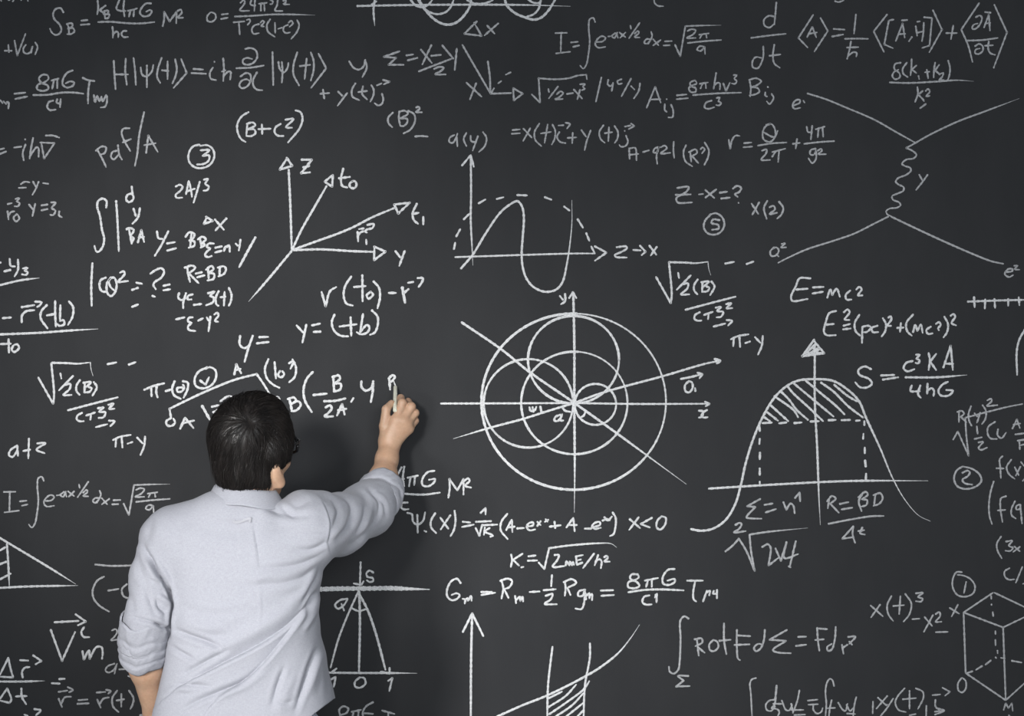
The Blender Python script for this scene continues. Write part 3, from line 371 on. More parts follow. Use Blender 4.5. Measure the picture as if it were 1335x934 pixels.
crng = random.Random(11)
def chalk_mesh(text, width):
    """low rounded ridges of chalk, uneven in width, lying on the board face"""
    V, Fc = [], []
    for runs, wf, fade in strokes(text):
        lens = [sum(np.hypot(*(r[i+1]-r[i])) for i in range(len(r)-1)) for r in runs]
        total = sum(lens) or 1; done = 0; ph = crng.random()*50; zt = .0005+crng.random()*.0004
        for ri, r in enumerate(runs):
            pts = np.array(r)
            tan = np.gradient(pts, axis=0); tan /= np.maximum(np.hypot(tan[:, 0], tan[:, 1]), 1e-6)[:, None]
            nor = np.stack([-tan[:, 1], tan[:, 0]], 1)
            # rounded tips
            acc = 0; n0 = len(V); hw0 = width*wf*.5*(.88 if width <= 2.5 else .93)*(.86 if total < 7 else 1)
            seq = []
            for i in range(len(pts)):
                if i: acc += np.hypot(*(pts[i]-pts[i-1]))
                u = (done+acc)/total
                s = done+acc+ph
                k = 1+.13*math.sin(s*.9)+.10*math.sin(s*2.3+1)+crng.uniform(-.10, .10)
                if fade and u > .72: k *= max(.22, 1-(u-.72)/.28*.85)
                elif total > 9: k *= 1-.22*max(0, (u-.8)/.2)
                seq.append((pts[i], nor[i], hw0*k))
            a, n, h = seq[0]; seq.insert(0, (a-tan[0]*h*.75, n, h*.5))
            a, n, h = seq[-1]; seq.append((a+tan[-1]*h*.75, n, h*.5))
            for a, n, h in seq:
                for off, z in ((-1, .0001), (-.45, zt), (.45, zt), (1, .0001)):
                    c = a+n*h*off
                    V.append(BP(c[0], c[1], z))
            m = len(seq)
            for i in range(m-1):
                for j in range(3):
                    q0 = n0+i*4+j
                    Fc.append((q0, q0+1, q0+5, q0+4))
            done += lens[ri]
    return V, Fc

for item in WRITING:
    name, label, width, text = item[:4]
    V, Fc = chalk_mesh(text, width); chalk = M_FAINT if width <= 2.7 else M_CHALK
    o = mesh_obj(name, V, Fc, chalk, board, smooth=False); o['label'] = 'white chalk: '+label
    for sub, stext in (item[4] if len(item) > 4 else []):
        V, Fc = chalk_mesh(stext, width)
        mesh_obj('chalk_'+sub, V, Fc, chalk, o, smooth=False)

# ------------------------------------------------------------------ smooth solid modelling
def cone(p, a, b, ra, rb):
    """signed distance to a round-ended cone"""
    a = np.asarray(a, float); b = np.asarray(b, float); ba = b-a; l2 = ba@ba
    t = np.clip(((p-a)@ba)/l2, 0, 1)
    d = p-a-t[:, None]*ba
    return np.sqrt(np.einsum('ij,ij->i', d, d))-(ra+(rb-ra)*t)

def ellip(p, c, r, rot=None):
    q_ = p-np.asarray(c, float)
    if rot is not None: q_ = q_@rot
    r = np.asarray(r, float)
    k0 = np.linalg.norm(q_/r, axis=1); k1 = np.linalg.norm(q_/(r*r), axis=1)
    return k0*(k0-1)/np.maximum(k1, 1e-9)

def smin(a, b, k):
    k = np.maximum(k, 1e-6); h = np.maximum(k-np.abs(a-b), 0)/k
    return np.minimum(a, b)-h*h*k*.25
def smax(a, b, k): return -smin(-a, -b, k)

def solid(f, lo, hi, h, safety=1.8):
    """surface-net mesh (quads) of f = 0 inside lo..hi with cell size h"""
    lo = np.asarray(lo, float); hi = np.asarray(hi, float)
    big = 4; H = h*big*4
    n = np.ceil((hi-lo)/H).astype(int)+1
    ijk = np.stack(np.meshgrid(*[np.arange(x) for x in n], indexing='ij'), -1).reshape(-1, 3)
    c = lo+(ijk+.5)*H
    keep = ijk[np.abs(f(c)) < H*.87*safety]
    sub = np.stack(np.meshgrid(*[np.arange(4)]*3, indexing='ij'), -1).reshape(-1, 3)
    ijk = (keep[:, None]*4+sub[None]).reshape(-1, 3)
    c = lo+(ijk+.5)*h*big
    keep = ijk[np.abs(f(c)) < h*big*.87*safety]
    m_ = big+1
    loc = np.stack(np.meshgrid(*[np.arange(m_)]*3, indexing='ij'), -1).reshape(-1, 3)
    cub = np.stack(np.meshgrid(*[np.arange(big)]*3, indexing='ij'), -1).reshape(-1, 3)
    corner = np.array([(i, j, k) for i in (0, 1) for j in (0, 1) for k in (0, 1)])
    IJK, VAL = [], []
    for s in range(0, len(keep), 4000):
        blk = keep[s:s+4000]
        pts = (blk[:, None]*big+loc[None])
        val = f((lo+pts.reshape(-1, 3)*h)).reshape(len(blk), m_, m_, m_)
        cv = np.stack([val[:, cub[:, 0]+a, cub[:, 1]+b, cub[:, 2]+c_] for a, b, c_ in corner], -1)
        act = (cv.min(-1) < 0) & (cv.max(-1) >= 0)
        bi, ci = np.nonzero(act)
        IJK.append(blk[bi]*big+cub[ci]); VAL.append(cv[bi, ci])
    IJK = np.concatenate(IJK); VAL = np.concatenate(VAL)
    acc = np.zeros((len(IJK), 3)); cnt = np.zeros(len(IJK))
    for a in range(8):
        for b in range(a+1, 8):
            if np.abs(corner[a]-corner[b]).sum() != 1: continue
            va, vb = VAL[:, a], VAL[:, b]; cr = (va < 0) != (vb < 0)
            t = np.where(cr, va/np.where(cr, va-vb, 1), 0)
            acc += np.where(cr[:, None], corner[a]+t[:, None]*(corner[b]-corner[a]), 0); cnt += cr
    V = lo+(IJK+acc/cnt[:, None])*h
    big_n = int(IJK.max())+3
    key = (IJK[:, 0]*big_n+IJK[:, 1])*big_n+IJK[:, 2]
    order = np.argsort(key); ks = key[order]
    def look(q_):
        kk = (q_[:, 0]*big_n+q_[:, 1])*big_n+q_[:, 2]
        pos = np.clip(np.searchsorted(ks, kk), 0, len(ks)-1)
        return np.where(ks[pos] == kk, order[pos], -1)
    Q = []
    for ax, ci in ((0, 4), (1, 2), (2, 1)):
        u, v = [x for x in range(3) if x != ax]
        eu = np.eye(3, dtype=int)[u]; ev = np.eye(3, dtype=int)[v]
        cr = (VAL[:, 0] < 0) != (VAL[:, ci] < 0)
        base_ = IJK[cr]; inside = VAL[cr, 0] < 0
        quad = np.stack([look(base_-eu-ev), look(base_-ev), look(base_), look(base_-eu)], 1)
        flip = inside if ax != 1 else ~inside
        quad[~flip] = quad[~flip][:, ::-1]
        Q.append(quad[(quad >= 0).all(1)])
    return V, np.concatenate(Q)

def normals(V, F):
    a = V[F[:, 2]]-V[F[:, 0]]; b = V[F[:, 3]]-V[F[:, 1]]
    n = np.cross(a, b); N_ = np.zeros_like(V)
    for k in range(4): np.add.at(N_, F[:, k], n)
    return N_/np.maximum(np.linalg.norm(N_, axis=1), 1e-12)[:, None]

def relax(V, F, it=2, lam=.5, keep=None):
    E = np.concatenate([F[:, [0, 1]], F[:, [1, 2]], F[:, [2, 3]], F[:, [3, 0]]])
    for _ in range(it):
        s = np.zeros_like(V); c = np.zeros(len(V))
        np.add.at(s, E[:, 0], V[E[:, 1]]); np.add.at(s, E[:, 1], V[E[:, 0]])
        np.add.at(c, E[:, 0], 1); np.add.at(c, E[:, 1], 1)
        W = V+lam*(s/np.maximum(c, 1)[:, None]-V)
        V = W if keep is None else np.where(keep[:, None], V, W)
    return V

def cut(V, F, keepmask):
    """drop the faces that touch a vertex outside keepmask"""
    F = F[keepmask[F].all(1)]
    used = np.unique(F); mp = -np.ones(len(V), int); mp[used] = np.arange(len(used))
    return V[used], mp[F]

def vnoise(p, seed, octaves=3):
    """smooth value noise, -1..1"""
    out = np.zeros(len(p)); amp = 1; tot = 0
    for o_ in range(octaves):
        x = p*(2**o_); i = np.floor(x).astype(np.int64); fr = x-i; w = fr*fr*(3-2*fr); r = 0
        for dx in (0, 1):
            for dy in (0, 1):
                for dz in (0, 1):
                    h = ((i[:, 0]+dx)*374761393+(i[:, 1]+dy)*668265263+(i[:, 2]+dz)*2147483647+(seed+o_)*974634599) & 0xffffffff
                    h = ((h ^ (h >> 13))*1274126177) & 0xffffffff; h = (h ^ (h >> 16)) & 0xffff
                    r = r+(h/32767.5-1)*np.where(dx, w[:, 0], 1-w[:, 0])*np.where(dy, w[:, 1], 1-w[:, 1])*np.where(dz, w[:, 2], 1-w[:, 2])
        out += amp*r; tot += amp; amp *= .5
    return out/tot

def unP(V):
    """layout position at which a point is seen, for measuring against the drawing"""
    d = -V[:, 1]; k = UNIT*(CAM_D-d)/CAM_D
    return np.stack([667.5+V[:, 0]/k, 467+(CAM_Z-V[:, 2])/k], 1)

# ------------------------------------------------------------------ person: materials
m = Mat('skin', .48); n0 = m.noise(26, 4); n1 = m.noise(160, 3)
m.color(m.mix(m.ramp(n0, [(.3, (.45, .275, .178)), (.7, (.52, .335, .228))]), m.ramp(n1, [(.3, (.93, .92, .91)), (.7, (1.04, 1.03, 1.03))]), 1.0, 'MULTIPLY'))
m.bump(n1, .25, .0008); m.b.inputs['Subsurface Weight'].default_value = .22; m.b.inputs['Subsurface Radius'].default_value = (.012, .005, .003); m.b.inputs['Subsurface Scale'].default_value = .5
M_SKIN = m.m
m = Mat('black_hair', .38); n0 = m.noise(60, 4, (1, 1, .25)); m.color(m.ramp(n0, [(.3, (.0065, .0055, .0052)), (.7, (.018, .0145, .013))])); m.b.inputs['Specular IOR Level'].default_value = .35; M_HAIR = m.m
def cloth(name, lo, hi, weave=900):
    m = Mat(name, .88); n0 = m.noise(weave, 1, (1, 1, .18)); n1 = m.noise(weave, 1, (.18, .18, 1)); n2 = m.noise(7, 3)
    c = m.mix(m.ramp(n0, [(.35, lo), (.65, hi)]), m.ramp(n1, [(.35, lo), (.65, hi)]), .5)
    m.color(m.mix(c, m.ramp(n2, [(.3, (.975, .975, .98)), (.7, (1, 1, 1))]), 1.0, 'MULTIPLY')); m.bump(n0, .12, .0004)
    m.b.inputs['Sheen Weight'].default_value = .08; m.b.inputs['Specular IOR Level'].default_value = .15
    return m.m
M_SHIRT = cloth('pale_oxford', (.322, .326, .364), (.396, .400, .438))
M_SEAM = cloth('pale_oxford_seam', (.36, .36, .39), (.43, .43, .46))
M_TROUSER = cloth('pale_blue_twill', (.40, .44, .53), (.47, .50, .58))
m = Mat('brown_leather', .4, (.05, .028, .018)); M_SHOE = m.m
m = Mat('black_acetate', .18, (.006, .006, .007)); M_FRAME = m.m
m = Mat('clear_lens', .03, (.95, .97, .97)); m.b.inputs['Transmission Weight'].default_value = 1; m.b.inputs['IOR'].default_value = 1.05; M_LENS = m.m
m = Mat('ivory_chalk_stick', .9); n0 = m.noise(300, 3); m.color(m.ramp(n0, [(.3, (.58, .57, .46)), (.7, (.72, .71, .60))])); M_STICK = m.m

# ------------------------------------------------------------------ person: joints
rotz = lambda a: np.array([[math.cos(a), -math.sin(a), 0], [math.sin(a), math.cos(a), 0], [0, 0, 1]])
rotx = lambda a: np.array([[1, 0, 0], [0, math.cos(a), -math.sin(a)], [0, math.sin(a), math.cos(a)]])
HEAD = P(325, 581, .50)
HR = rotz(math.radians(-29))@rotx(math.radians(8))        # columns: his right, forward, up
def HL(x, y, z): return HEAD+HR@np.array([x, y, z])
D_T = .50
NECK0 = P(322, 668, .52); NECK1 = HL(0, -.02, -.06)
SHR = P(402, 692, .49); ELR = P(478, 668, .25); WRR = P(508, 582, .092)
SHL = P(228, 710, .50); ELL = P(190, 812, .545); WRL = P(203, 931, .42)
HIP = P(318, 985, .50)

# right hand: back of the hand to the lens, fingers folded towards the board round the stick
CH_TIP = P(515.5, 504, .004); CH_END = P(515, 536, .106)
fingers = [   # knuckle, middle joint, end joint, tip  (index first)
 [P(516, 549, .100), P(524.5, 526, .088), P(522.5, 519, .060), P(519, 523, .038)],
 [P(524, 549, .098), P(536, 531, .082), P(532, 524, .048), P(524, 529, .032)],
 [P(530, 553, .093), P(541, 539, .072), P(535, 535, .038), P(527, 540, .030)],
 [P(533, 560, .086), P(541, 549, .064), P(535, 547, .036), P(528, 550, .030)]]
frad = [(.0122, .0110, .0096, .0086), (.0126, .0114, .0096, .0086), (.0116, .0105, .0090, .0080), (.0105, .0092, .0080, .0072)]
thumb = [P(503, 574, .090), P(501, 556, .097), P(503.5, 534, .094), P(510.5, 526, .076)]
trad = (.0145, .0132, .0112, .0090)

def f_hand(p):
    f = cone(p, WRR, P(508, 570, .096), .0222, .0218)
    for k, ch in enumerate(fingers):
        base_ = WRR+(np.array([-.006, 0, .012]) if k < 2 else np.array([.006, 0, .010]))
        f = smin(f, cone(p, base_, ch[0], .0165, frad[k][0]+.0015), .016)
    f = smin(f, cone(p, thumb[0], fingers[0][0], .014, .011), .014)
    f = smin(f, ellip(p, P(515, 561, .090), (.026, .016, .024)), .010)
    g = None
    for k, ch in enumerate(fingers):
        r = frad[k]; c = cone(p, ch[0], ch[1], r[0], r[1])
        for a in (1, 2): c = smin(c, cone(p, ch[a], ch[a+1], r[a], r[a+1]), .003)
        c = smin(c, ellip(p, ch[1]+np.array([0, -.002, .001]), (r[1]*1.08,)*3), .003)
        g = c if g is None else smin(g, c, .0022)
    f = smin(f, g, .007)
    t = cone(p, thumb[0], thumb[1], trad[0], trad[1])
    for a in (1, 2): t = smin(t, cone(p, thumb[a], thumb[a+1], trad[a], trad[a+1]), .004)
    return smin(f, t, .006)

def f_arm_r(p):
    f = cone(p, ELR, P(499, 628, .165), .044, .034)
    f = smin(f, cone(p, P(499, 628, .165), P(504.5, 598, .112), .034, .0262), .03)
    f = smin(f, cone(p, P(504.5, 598, .112), WRR, .0262, .0228), .02)
    return smin(f, cone(p, SHR, ELR, .050, .044), .03)

def f_arm_l(p):
    f = smin(cone(p, SHL, ELL, .038, .038), cone(p, ELL, P(192, 870, .49), .042, .040), .02)
    f = smin(f, cone(p, P(192, 870, .49), WRL, .040, .027), .02)
    # hand resting on the front of the hip: palm and fingers
    palm = WRL+np.array([.030, .055, -.035])
    f = smin(f, cone(p, WRL, palm, .025, .027), .02)
    for k in range(4):
        a = palm+np.array([.010, .012, .020-.016*k]); b_ = a+np.array([.034, .022, -.006]); c = b_+np.array([.030-.003*abs(k-1), .002, -.010])
        f = smin(f, smin(cone(p, a, b_, .011, .0095), cone(p, b_, c, .0095, .008), .003), .006)
    a = WRL+np.array([.012, .040, .010]); b_ = a+np.array([.030, .004, .020])
    return smin(f, smin(cone(p, WRL, a, .016, .013), cone(p, a, b_, .012, .0095), .004), .008)

def f_head(p):
    L = (p-HEAD)@HR          # x his right, y forward, z up
    f = ellip(L, (0, -.012, .018), (.070, .089, .082))
    L = L+np.array([0, 0, .020])                     # features sit low: the crown is tipped to the lens
    f = smin(f, ellip(L, (0, .022, -.035), (.060, .066, .085)), .05)              # face and jaw
    f = smin(f, ellip(L, (0, .058, -.098), (.028, .026, .022)), .03)              # chin
    f = smin(f, cone(L, (0, .090, .012), (0, .113, -.030), .010, .0135), .015)    # nose
    for s in (-1, 1):
        f = smin(f, ellip(L, (s*.012, .104, -.034), (.0085, .010, .008)), .006)
        f = smax(f, -ellip(L, (s*.032, .097, .008), (.017, .012, .011)), .016)     # eye sockets
        f = smin(f, ellip(L, (s*.031, .078, .007), (.0125, .0125, .0115)), .003)   # eyes
        f = smin(f, ellip(L, (s*.040, .070, -.032), (.020, .018, .018)), .02)      # cheeks
        f = smin(f, cone(L, (s*.012, .093, .030), (s*.045, .080, .029), .006, .006), .012)  # brow
        e = ellip(L, (s*.081, -.008, -.034), (.0120, .020, .033))                  # ear shell
        e = smin(e, ellip(L, (s*.080, .002, -.066), (.010, .0125, .014)), .008)     # lobe
        e = smax(e, -ellip(L, (s*.090, .002, -.026), (.007, .010, .019)), .006)
        f = smin(f, e, .008)
    f = smin(f, cone(L, (-.019, .092, -.060), (.019, .092, -.060), .0055, .0055), .008)   # upper lip
    f = smin(f, cone(L, (-.016, .090, -.071), (.016, .090, -.071), .0060, .0060), .006)   # lower lip
    f = smax(f, -cone(L, (-.022, .1005, -.0655), (.022, .1005, -.0655), .0018, .0018), .004)
    f = smin(f, cone(p, NECK1, NECK0, .060, .064), .03)
    return f

def f_trunk(p):
    c0 = P(312, 700, .50)
    f = cone(p, SHL, P(288, 700, .515), .048, .050)
    f = smin(f, cone(p, SHR, P(345, 702, .515), .048, .050), .03)
    f = smin(f, ellip(p, P(312, 750, .49), (.150, .088, .20)), .05)
    f = smin(f, ellip(p, P(316, 860, .49), (.140, .085, .20)), .05)
    f = smin(f, ellip(p, HIP, (.150, .095, .13)), .05)
    for s in (-1, 1):
        f = smin(f, cone(p, HIP+np.array([s*.085, 0, -.03]), HIP+np.array([s*.10, .0, -.30]), .078, .066), .03)
    return f

def f_body(p):
    f = np.full(len(p), 9.0)
    def part(fn, lo, hi, k):
        nonlocal f
        lo = np.asarray(lo)-.12; hi = np.asarray(hi)+.12
        mk = ((p > lo) & (p < hi)).all(1)
        if mk.any(): f[mk] = smin(f[mk], fn(p[mk]), k)
    part(f_trunk, (-.9, -.62, .40), (-.35, -.38, 1.6), .02)
    part(f_head, HEAD-.16, HEAD+.16, .03)
    part(f_arm_r, np.minimum(SHR, WRR)-.05, np.maximum(SHR, WRR)+.05, .03)
    part(f_arm_l, np.minimum(SHL, WRL)-.08, np.maximum(SHL, WRL)+.08, .03)
    part(f_hand, WRR-.10, WRR+.13, .012)
    return np.minimum(f, .5)

V, F = solid(f_body, (-1.05, -.70, .55), (-.15, .02, 1.80), .0027)
V = relax(V, F, 1, .4)
FOOT = np.array([HIP[0], HIP[1], 0.0])
person = mesh_obj('person', V, F, M_SKIN, origin=FOOT)
person['label'] = 'dark-haired man in a pale shirt seen from behind, writing on the chalkboard'
person['category'] = 'person'

# ------------------------------------------------------------------ shirt
ROWS = np.array([  # layout row, left edge, right edge, half depth
 (655, 266, 368, .075), (672, 222, 405, .085), (690, 205, 427, .098), (720, 206, 427, .110), (745, 216, 419, .116), (775, 221, 414.5, .118), (800, 222, 413.5, .120), (830, 221, 416, .120), (860, 216, 423, .122),
 (890, 209, 430, .126), (915, 203.5, 434.5, .130), (940, 199, 438, .132), (990, 194, 440, .136)], float)
D_B = .505
def f_torso(p):
    k = UNIT*(CAM_D-D_B)/CAM_D
    row = 467+(CAM_Z-p[:, 2])/k
    l = np.interp(row, ROWS[:, 0], ROWS[:, 1]); r = np.interp(row, ROWS[:, 0], ROWS[:, 2]); b_ = np.interp(row, ROWS[:, 0], ROWS[:, 3])
    cx = ((l+r)/2-667.5)*k; a = (r-l)/2*k
    cy = -D_B+.012*np.clip((row-700)/200, 0, 1)
    X = np.abs(p[:, 0]-cx)/a; Y = np.abs(p[:, 1]-cy)/b_
    g = ((X**2.5+Y**2.5)**(1/2.5)-1)*np.minimum(a, b_)*.95
    top = CAM_Z-(672-467)*k
    g = smax(g, p[:, 2]-top, .06)
    return g

CUFF_R = P(502, 637, .172); CUFF_L = P(185, 862, .512)
def f_sleeve_r(p):
    f = cone(p, P(400, 690, .50), P(440, 685, .385), .080, .067)
    f = smin(f, cone(p, P(440, 685, .385), P(478, 665, .262), .067, .061), .03)
    f = smin(f, cone(p, P(478, 665, .262), P(493, 648, .205), .062, .055), .03)
    return f
def f_sleeve_l(p):
    f = cone(p, P(222, 706, .50), P(205, 752, .525), .066, .058)
    f = smin(f, cone(p, P(205, 752, .525), P(193, 806, .545), .058, .051), .02)
    f = smin(f, cone(p, P(193, 806, .545), P(186, 846, .525), .050, .052), .02)
    return f
def f_shirt(p):
    f = f_torso(p)
    f = smin(f, cone(p, P(287, 672, .53), P(230, 695, .51), .051, .064), .04)
    f = smin(f, cone(p, P(287, 672, .53), P(345, 684, .53), .050, .044), .03)
    f = smin(f, cone(p, P(300, 670, .552), P(338, 674, .552), .038, .036), .03)
    f = smin(f, cone(p, P(345, 686, .525), P(396, 690, .50), .042, .064), .03)
    f = smin(f, cone(p, P(394, 664, .475), P(414, 667, .455), .038, .042), .022)
    f = smin(f, f_sleeve_r(p), .030)
    l = f_sleeve_l(p); row = 467+(CAM_Z-p[:, 2])/(UNIT*.9)
    return smin(f, l, np.interp(row, [720, 765], [.030, .006]))

V, F = solid(f_shirt, (-1.08, -.74, .80), (-.18, -.05, 1.62), .0030)
V = relax(V, F, 3, .5)

# creases: signed profiles along lines on the layout, pressed along the cloth's own normal
#   'v' a narrow valley (negative) or ridge (positive);  's' a step: sharp lip along the line with a slow slope beyond it
def crease(V, N_, kind, pts, w, dep, w2=0, taper=True):
    Q_ = unP(V); sp = np.array(spline(pts)); m_ = max(w, w2)*4
    near = np.nonzero((Q_ > sp.min(0)-m_).all(1) & (Q_ < sp.max(0)+m_).all(1) & (N_[:, 1] < .25))[0]
    out = np.zeros(len(V))
    if not len(near): return out
    q_ = Q_[near]; b = np.full(len(near), 1e9); t_ = np.zeros(len(near)); sg = np.zeros(len(near))
    for i in range(len(sp)-1):
        a, e = sp[i], sp[i+1]-sp[i]; u = np.clip(((q_-a)@e)/max(e@e, 1e-9), 0, 1)
        r_ = q_-a-u[:, None]*e; d_ = np.linalg.norm(r_, axis=1); s_ = d_ < b
        b = np.where(s_, d_, b); t_ = np.where(s_, (i+u)/(len(sp)-1), t_); sg = np.where(s_, np.sign(e[0]*r_[:, 1]-e[1]*r_[:, 0]), sg)
    amp = np.sin(np.clip(t_, .015, .985)*np.pi)**.7 if taper else 1.0
    face = np.clip((.35-N_[near, 1])/.5, 0, 1)
    if kind == 'v':
        x = b/w; prof = np.exp(-x**1.7)-.30*np.exp(-((x-1.9)/.9)**2)
    else:                                   # walking along the line, the slow slope lies on the right-hand side
        s_ = -sg*b                          # positive = lip side
        prof = np.where(s_ > 0, .55*np.exp(-s_/w), np.where(s_ > -2.6, .55+(s_/2.6)*1.15, -.60*np.exp((s_+2.6)/w2)))
    out[near] = dep*amp*prof*face
    return out

CREASES = [
 # long drags from under the raised arm down to the left hip
 ('s', [(410, 779), (385, 811), (358, 832), (330, 849), (294, 867), (263, 883), (238, 896), (212, 916)], 9, .0085, 13),
 ('s', [(404, 790), (380, 823), (358, 852), (339, 873), (318, 891), (286, 912), (262, 940)], 10, .0080, 9),
 ('v', [(400, 776), (372, 800), (332, 824), (285, 850), (240, 879)], 10, .0045), ('v', [(300, 846), (266, 864), (236, 881)], 3.5, -.0050),
 ('v', [(345, 868), (320, 888), (289, 901), (254, 916), (232, 930)], 3.5, -.0048), ('v', [(414, 842), (402, 874), (394, 900), (384, 930)], 3.5, -.0050), ('v', [(421, 846), (411, 876), (402, 910)], 6, .0030),
 ('v', [(371, 868), (363, 890), (354, 922)], 3.2, -.0032), ('v', [(384, 880), (372, 905), (362, 935)], 7, .0025), ('v', [(357, 913), (372, 917), (386, 912)], 3, -.0020),
 ('v', [(412, 770), (404, 786), (396, 802)], 3, -.0050), ('v', [(416, 776), (408, 800), (394, 824)], 3.2, .0030), ('v', [(425, 862), (428, 885), (427, 906)], 4, -.0022),
 # left flank
 ('v', [(229, 821), (250, 830), (272, 838), (294, 847)], 3.4, -.0052), ('v', [(228, 808), (258, 817), (310, 821)], 6, .0026), ('v', [(222, 842), (238, 852), (256, 862)], 3.2, -.0034),
 ('v', [(226, 896), (250, 893), (278, 896)], 3, -.0032), ('v', [(214, 903), (232, 897), (252, 900)], 3.5, .0022), ('v', [(232, 786), (262, 799), (300, 800), (330, 793)], 5, -.0016),
 # radiating from the raised arm
 ('v', [(429, 704), (408, 716), (380, 716)], 3.6, -.0030), ('v', [(428, 715), (404, 731), (366, 740), (330, 741)], 3.6, -.0030), ('v', [(427, 724), (404, 748), (372, 760), (318, 764)], 4.5, -.0030),
 ('v', [(421, 736), (408, 760), (394, 784)], 3, -.0036), ('v', [(428, 692), (404, 694), (380, 700)], 3.6, -.0022), ('v', [(416, 742), (398, 770), (372, 792)], 5, .0026), ('v', [(362, 748), (344, 752), (330, 760)], 4, .0015),
 # yoke, shoulder blades, pleat
 ('v', [(272, 681), (300, 680), (340, 681), (366, 680)], 2.2, -.0008), ('v', [(330, 651), (352, 664), (376, 672), (404, 674)], 4.5, -.0030), ('v', [(366, 661), (375, 668), (384, 676)], 3, -.0034),
 ('v', [(236, 682), (232, 700), (235, 722)], 5, -.0012), ('v', [(199, 672), (196, 690), (190, 712)], 5, -.0018), ('v', [(238, 700), (262, 722), (300, 742)], 9, -.0012),
 ('s', [(336, 742), (332, 711), (327, 683)], 2.0, .0026, 3.0), ('s', [(311, 684), (312, 710), (312, 738)], 2.0, .0010, 2.0), ('v', [(338, 765), (339, 800), (337, 815)], 2.0, .0010),
 # armhole of the right sleeve
 ('s', [(429, 726), (425, 708), (428, 690), (426, 672), (416, 650)], 2.4, .0024, 4),
 # left armpit and sleeve
 ('v', [(193, 722), (203, 742), (214, 760), (222, 776), (225, 792)], 3.6, -.0120), ('s', [(196, 752), (206, 756), (214, 768), (219, 780)], 3, .0055, 4), ('v', [(185, 706), (194, 728), (206, 748)], 3.5, -.0034),
 ('v', [(222, 768), (225, 786), (222.5, 806), (220, 834)], 2.8, -.0110), ('v', [(203, 780), (207, 792), (216, 800)], 3, -.0052), ('v', [(205, 776), (213, 782), (219, 790)], 3, .0045), ('v', [(178, 722), (184, 746), (194, 768)], 4, -.0020), ('v', [(188, 764), (196, 784), (204, 802)], 3.6, -.0032),
 ('v', [(200, 812), (211, 817), (219, 820)], 2.6, -.0080), ('v', [(168, 770), (174, 788), (176, 802)], 4, -.0015), ('v', [(168, 803), (190, 809), (214, 815)], 2.4, -.0030),
 # right sleeve: bows hanging across the upper arm and crumples at the elbow
 ('v', [(446, 649), (457, 660), (454, 682), (433, 709)], 3.2, -.0052), ('v', [(440, 650), (449, 664), (445, 686), (430, 704)], 4, .0026), ('v', [(432, 653), (440, 668), (434, 690)], 3, -.0028), ('v', [(462, 645), (470, 664), (460, 690), (440, 712)], 5, .0030),
 ('v', [(486, 655), (480, 674), (468, 697)], 3.4, .0036), ('v', [(474, 655), (472, 676), (462, 698)], 3.2, -.0034), ('v', [(482, 640), (494, 656), (493, 674)], 2.6, -.0055), ('v', [(490, 644), (500, 658), (502, 672)], 2.4, -.0046),
 ('v', [(490, 668), (488, 680), (480, 690)], 3, -.0036), ('v', [(450, 714), (468, 702), (486, 690)], 4, -.0024), ('v', [(470, 636), (480, 648), (486, 662)], 3, .0024), ('v', [(405, 652), (392, 660), (382, 668)], 5, -.0022),
]
N_ = normals(V, F); disp = np.zeros(len(V))
for c_ in CREASES: disp += (2.1 if c_[0] == 's' else 1.75)*(.62 if np.mean(c_[1], 0)[0] > 438 else 1)*crease(V, N_, *c_)
g = np.stack([(V[:, 0]*.8+V[:, 2]*.6)*7, V[:, 1]*7, (V[:, 2]*.8-V[:, 0]*.6)*17], 1)
disp += .0022*vnoise(g, 5, 3)+.0012*vnoise(V*14, 9, 2)
arms = np.clip((.02-f_sleeve_l(V))/.02, 0, 1)+np.clip((.02-f_sleeve_r(V))/.02, 0, 1)
disp += .0030*arms*vnoise(V*np.array([20, 20, 34]), 21, 3)
V = V+N_*disp[:, None]
V = relax(V, F, 1, .25)

# openings: neck, both cuffs, curved shirt tail
Q_ = unP(V)
axr = P(508, 600, .11)-P(484, 660, .25); axr /= np.linalg.norm(axr)
axl = P(190, 885, .49)-P(190, 812, .545); axl /= np.linalg.norm(axl)
hem_row = np.interp(Q_[:, 0], [190, 205, 300, 380, 405, 434, 445], [925, 950, 966, 948, 934, 912, 906])
cr_ = P(491, 650, .212); cl_ = P(187, 842, .527)
keepm = ~((Q_[:, 1] > hem_row+.6) & (Q_[:, 0] > 150))
keepm &= ~(((V-cr_)@axr > .004) & (np.linalg.norm(V-cr_, axis=1) < .13))
along = (V-cl_)@axl; radial = np.linalg.norm(V-cl_-along[:, None]*axl, axis=1)
keepm &= ~((along > .004) & (along < .10) & (radial < .064) & (f_torso(V) > .004))
keepm &= ~((np.hypot(V[:, 0]-NECK0[0]+.004, V[:, 1]-NECK0[1]-.022) < .050) & (V[:, 2] > NECK0[2]-.01))
V, F = cut(V, F, keepm)
E_ = np.sort(np.concatenate([F[:, [0, 1]], F[:, [1, 2]], F[:, [2, 3]], F[:, [3, 0]]]), 1)
ue, ct = np.unique(E_, axis=0, return_counts=True); edge = np.unique(ue[ct == 1])     # open edges: even out the shirt tail
Q_ = unP(V[edge]); hem_row = np.interp(Q_[:, 0], [190, 205, 300, 380, 405, 434, 445], [925, 950, 966, 948, 934, 912, 906])
nearh = np.abs(Q_[:, 1]-hem_row) < 6
V[edge[nearh], 2] += (Q_[nearh, 1]-hem_row[nearh])*S(.5)
shirt = mesh_obj('shirt', V, F, M_SHIRT, person)
md = shirt.modifiers.new('cloth_thickness', 'SOLIDIFY'); md.thickness = .0022; md.offset = 1

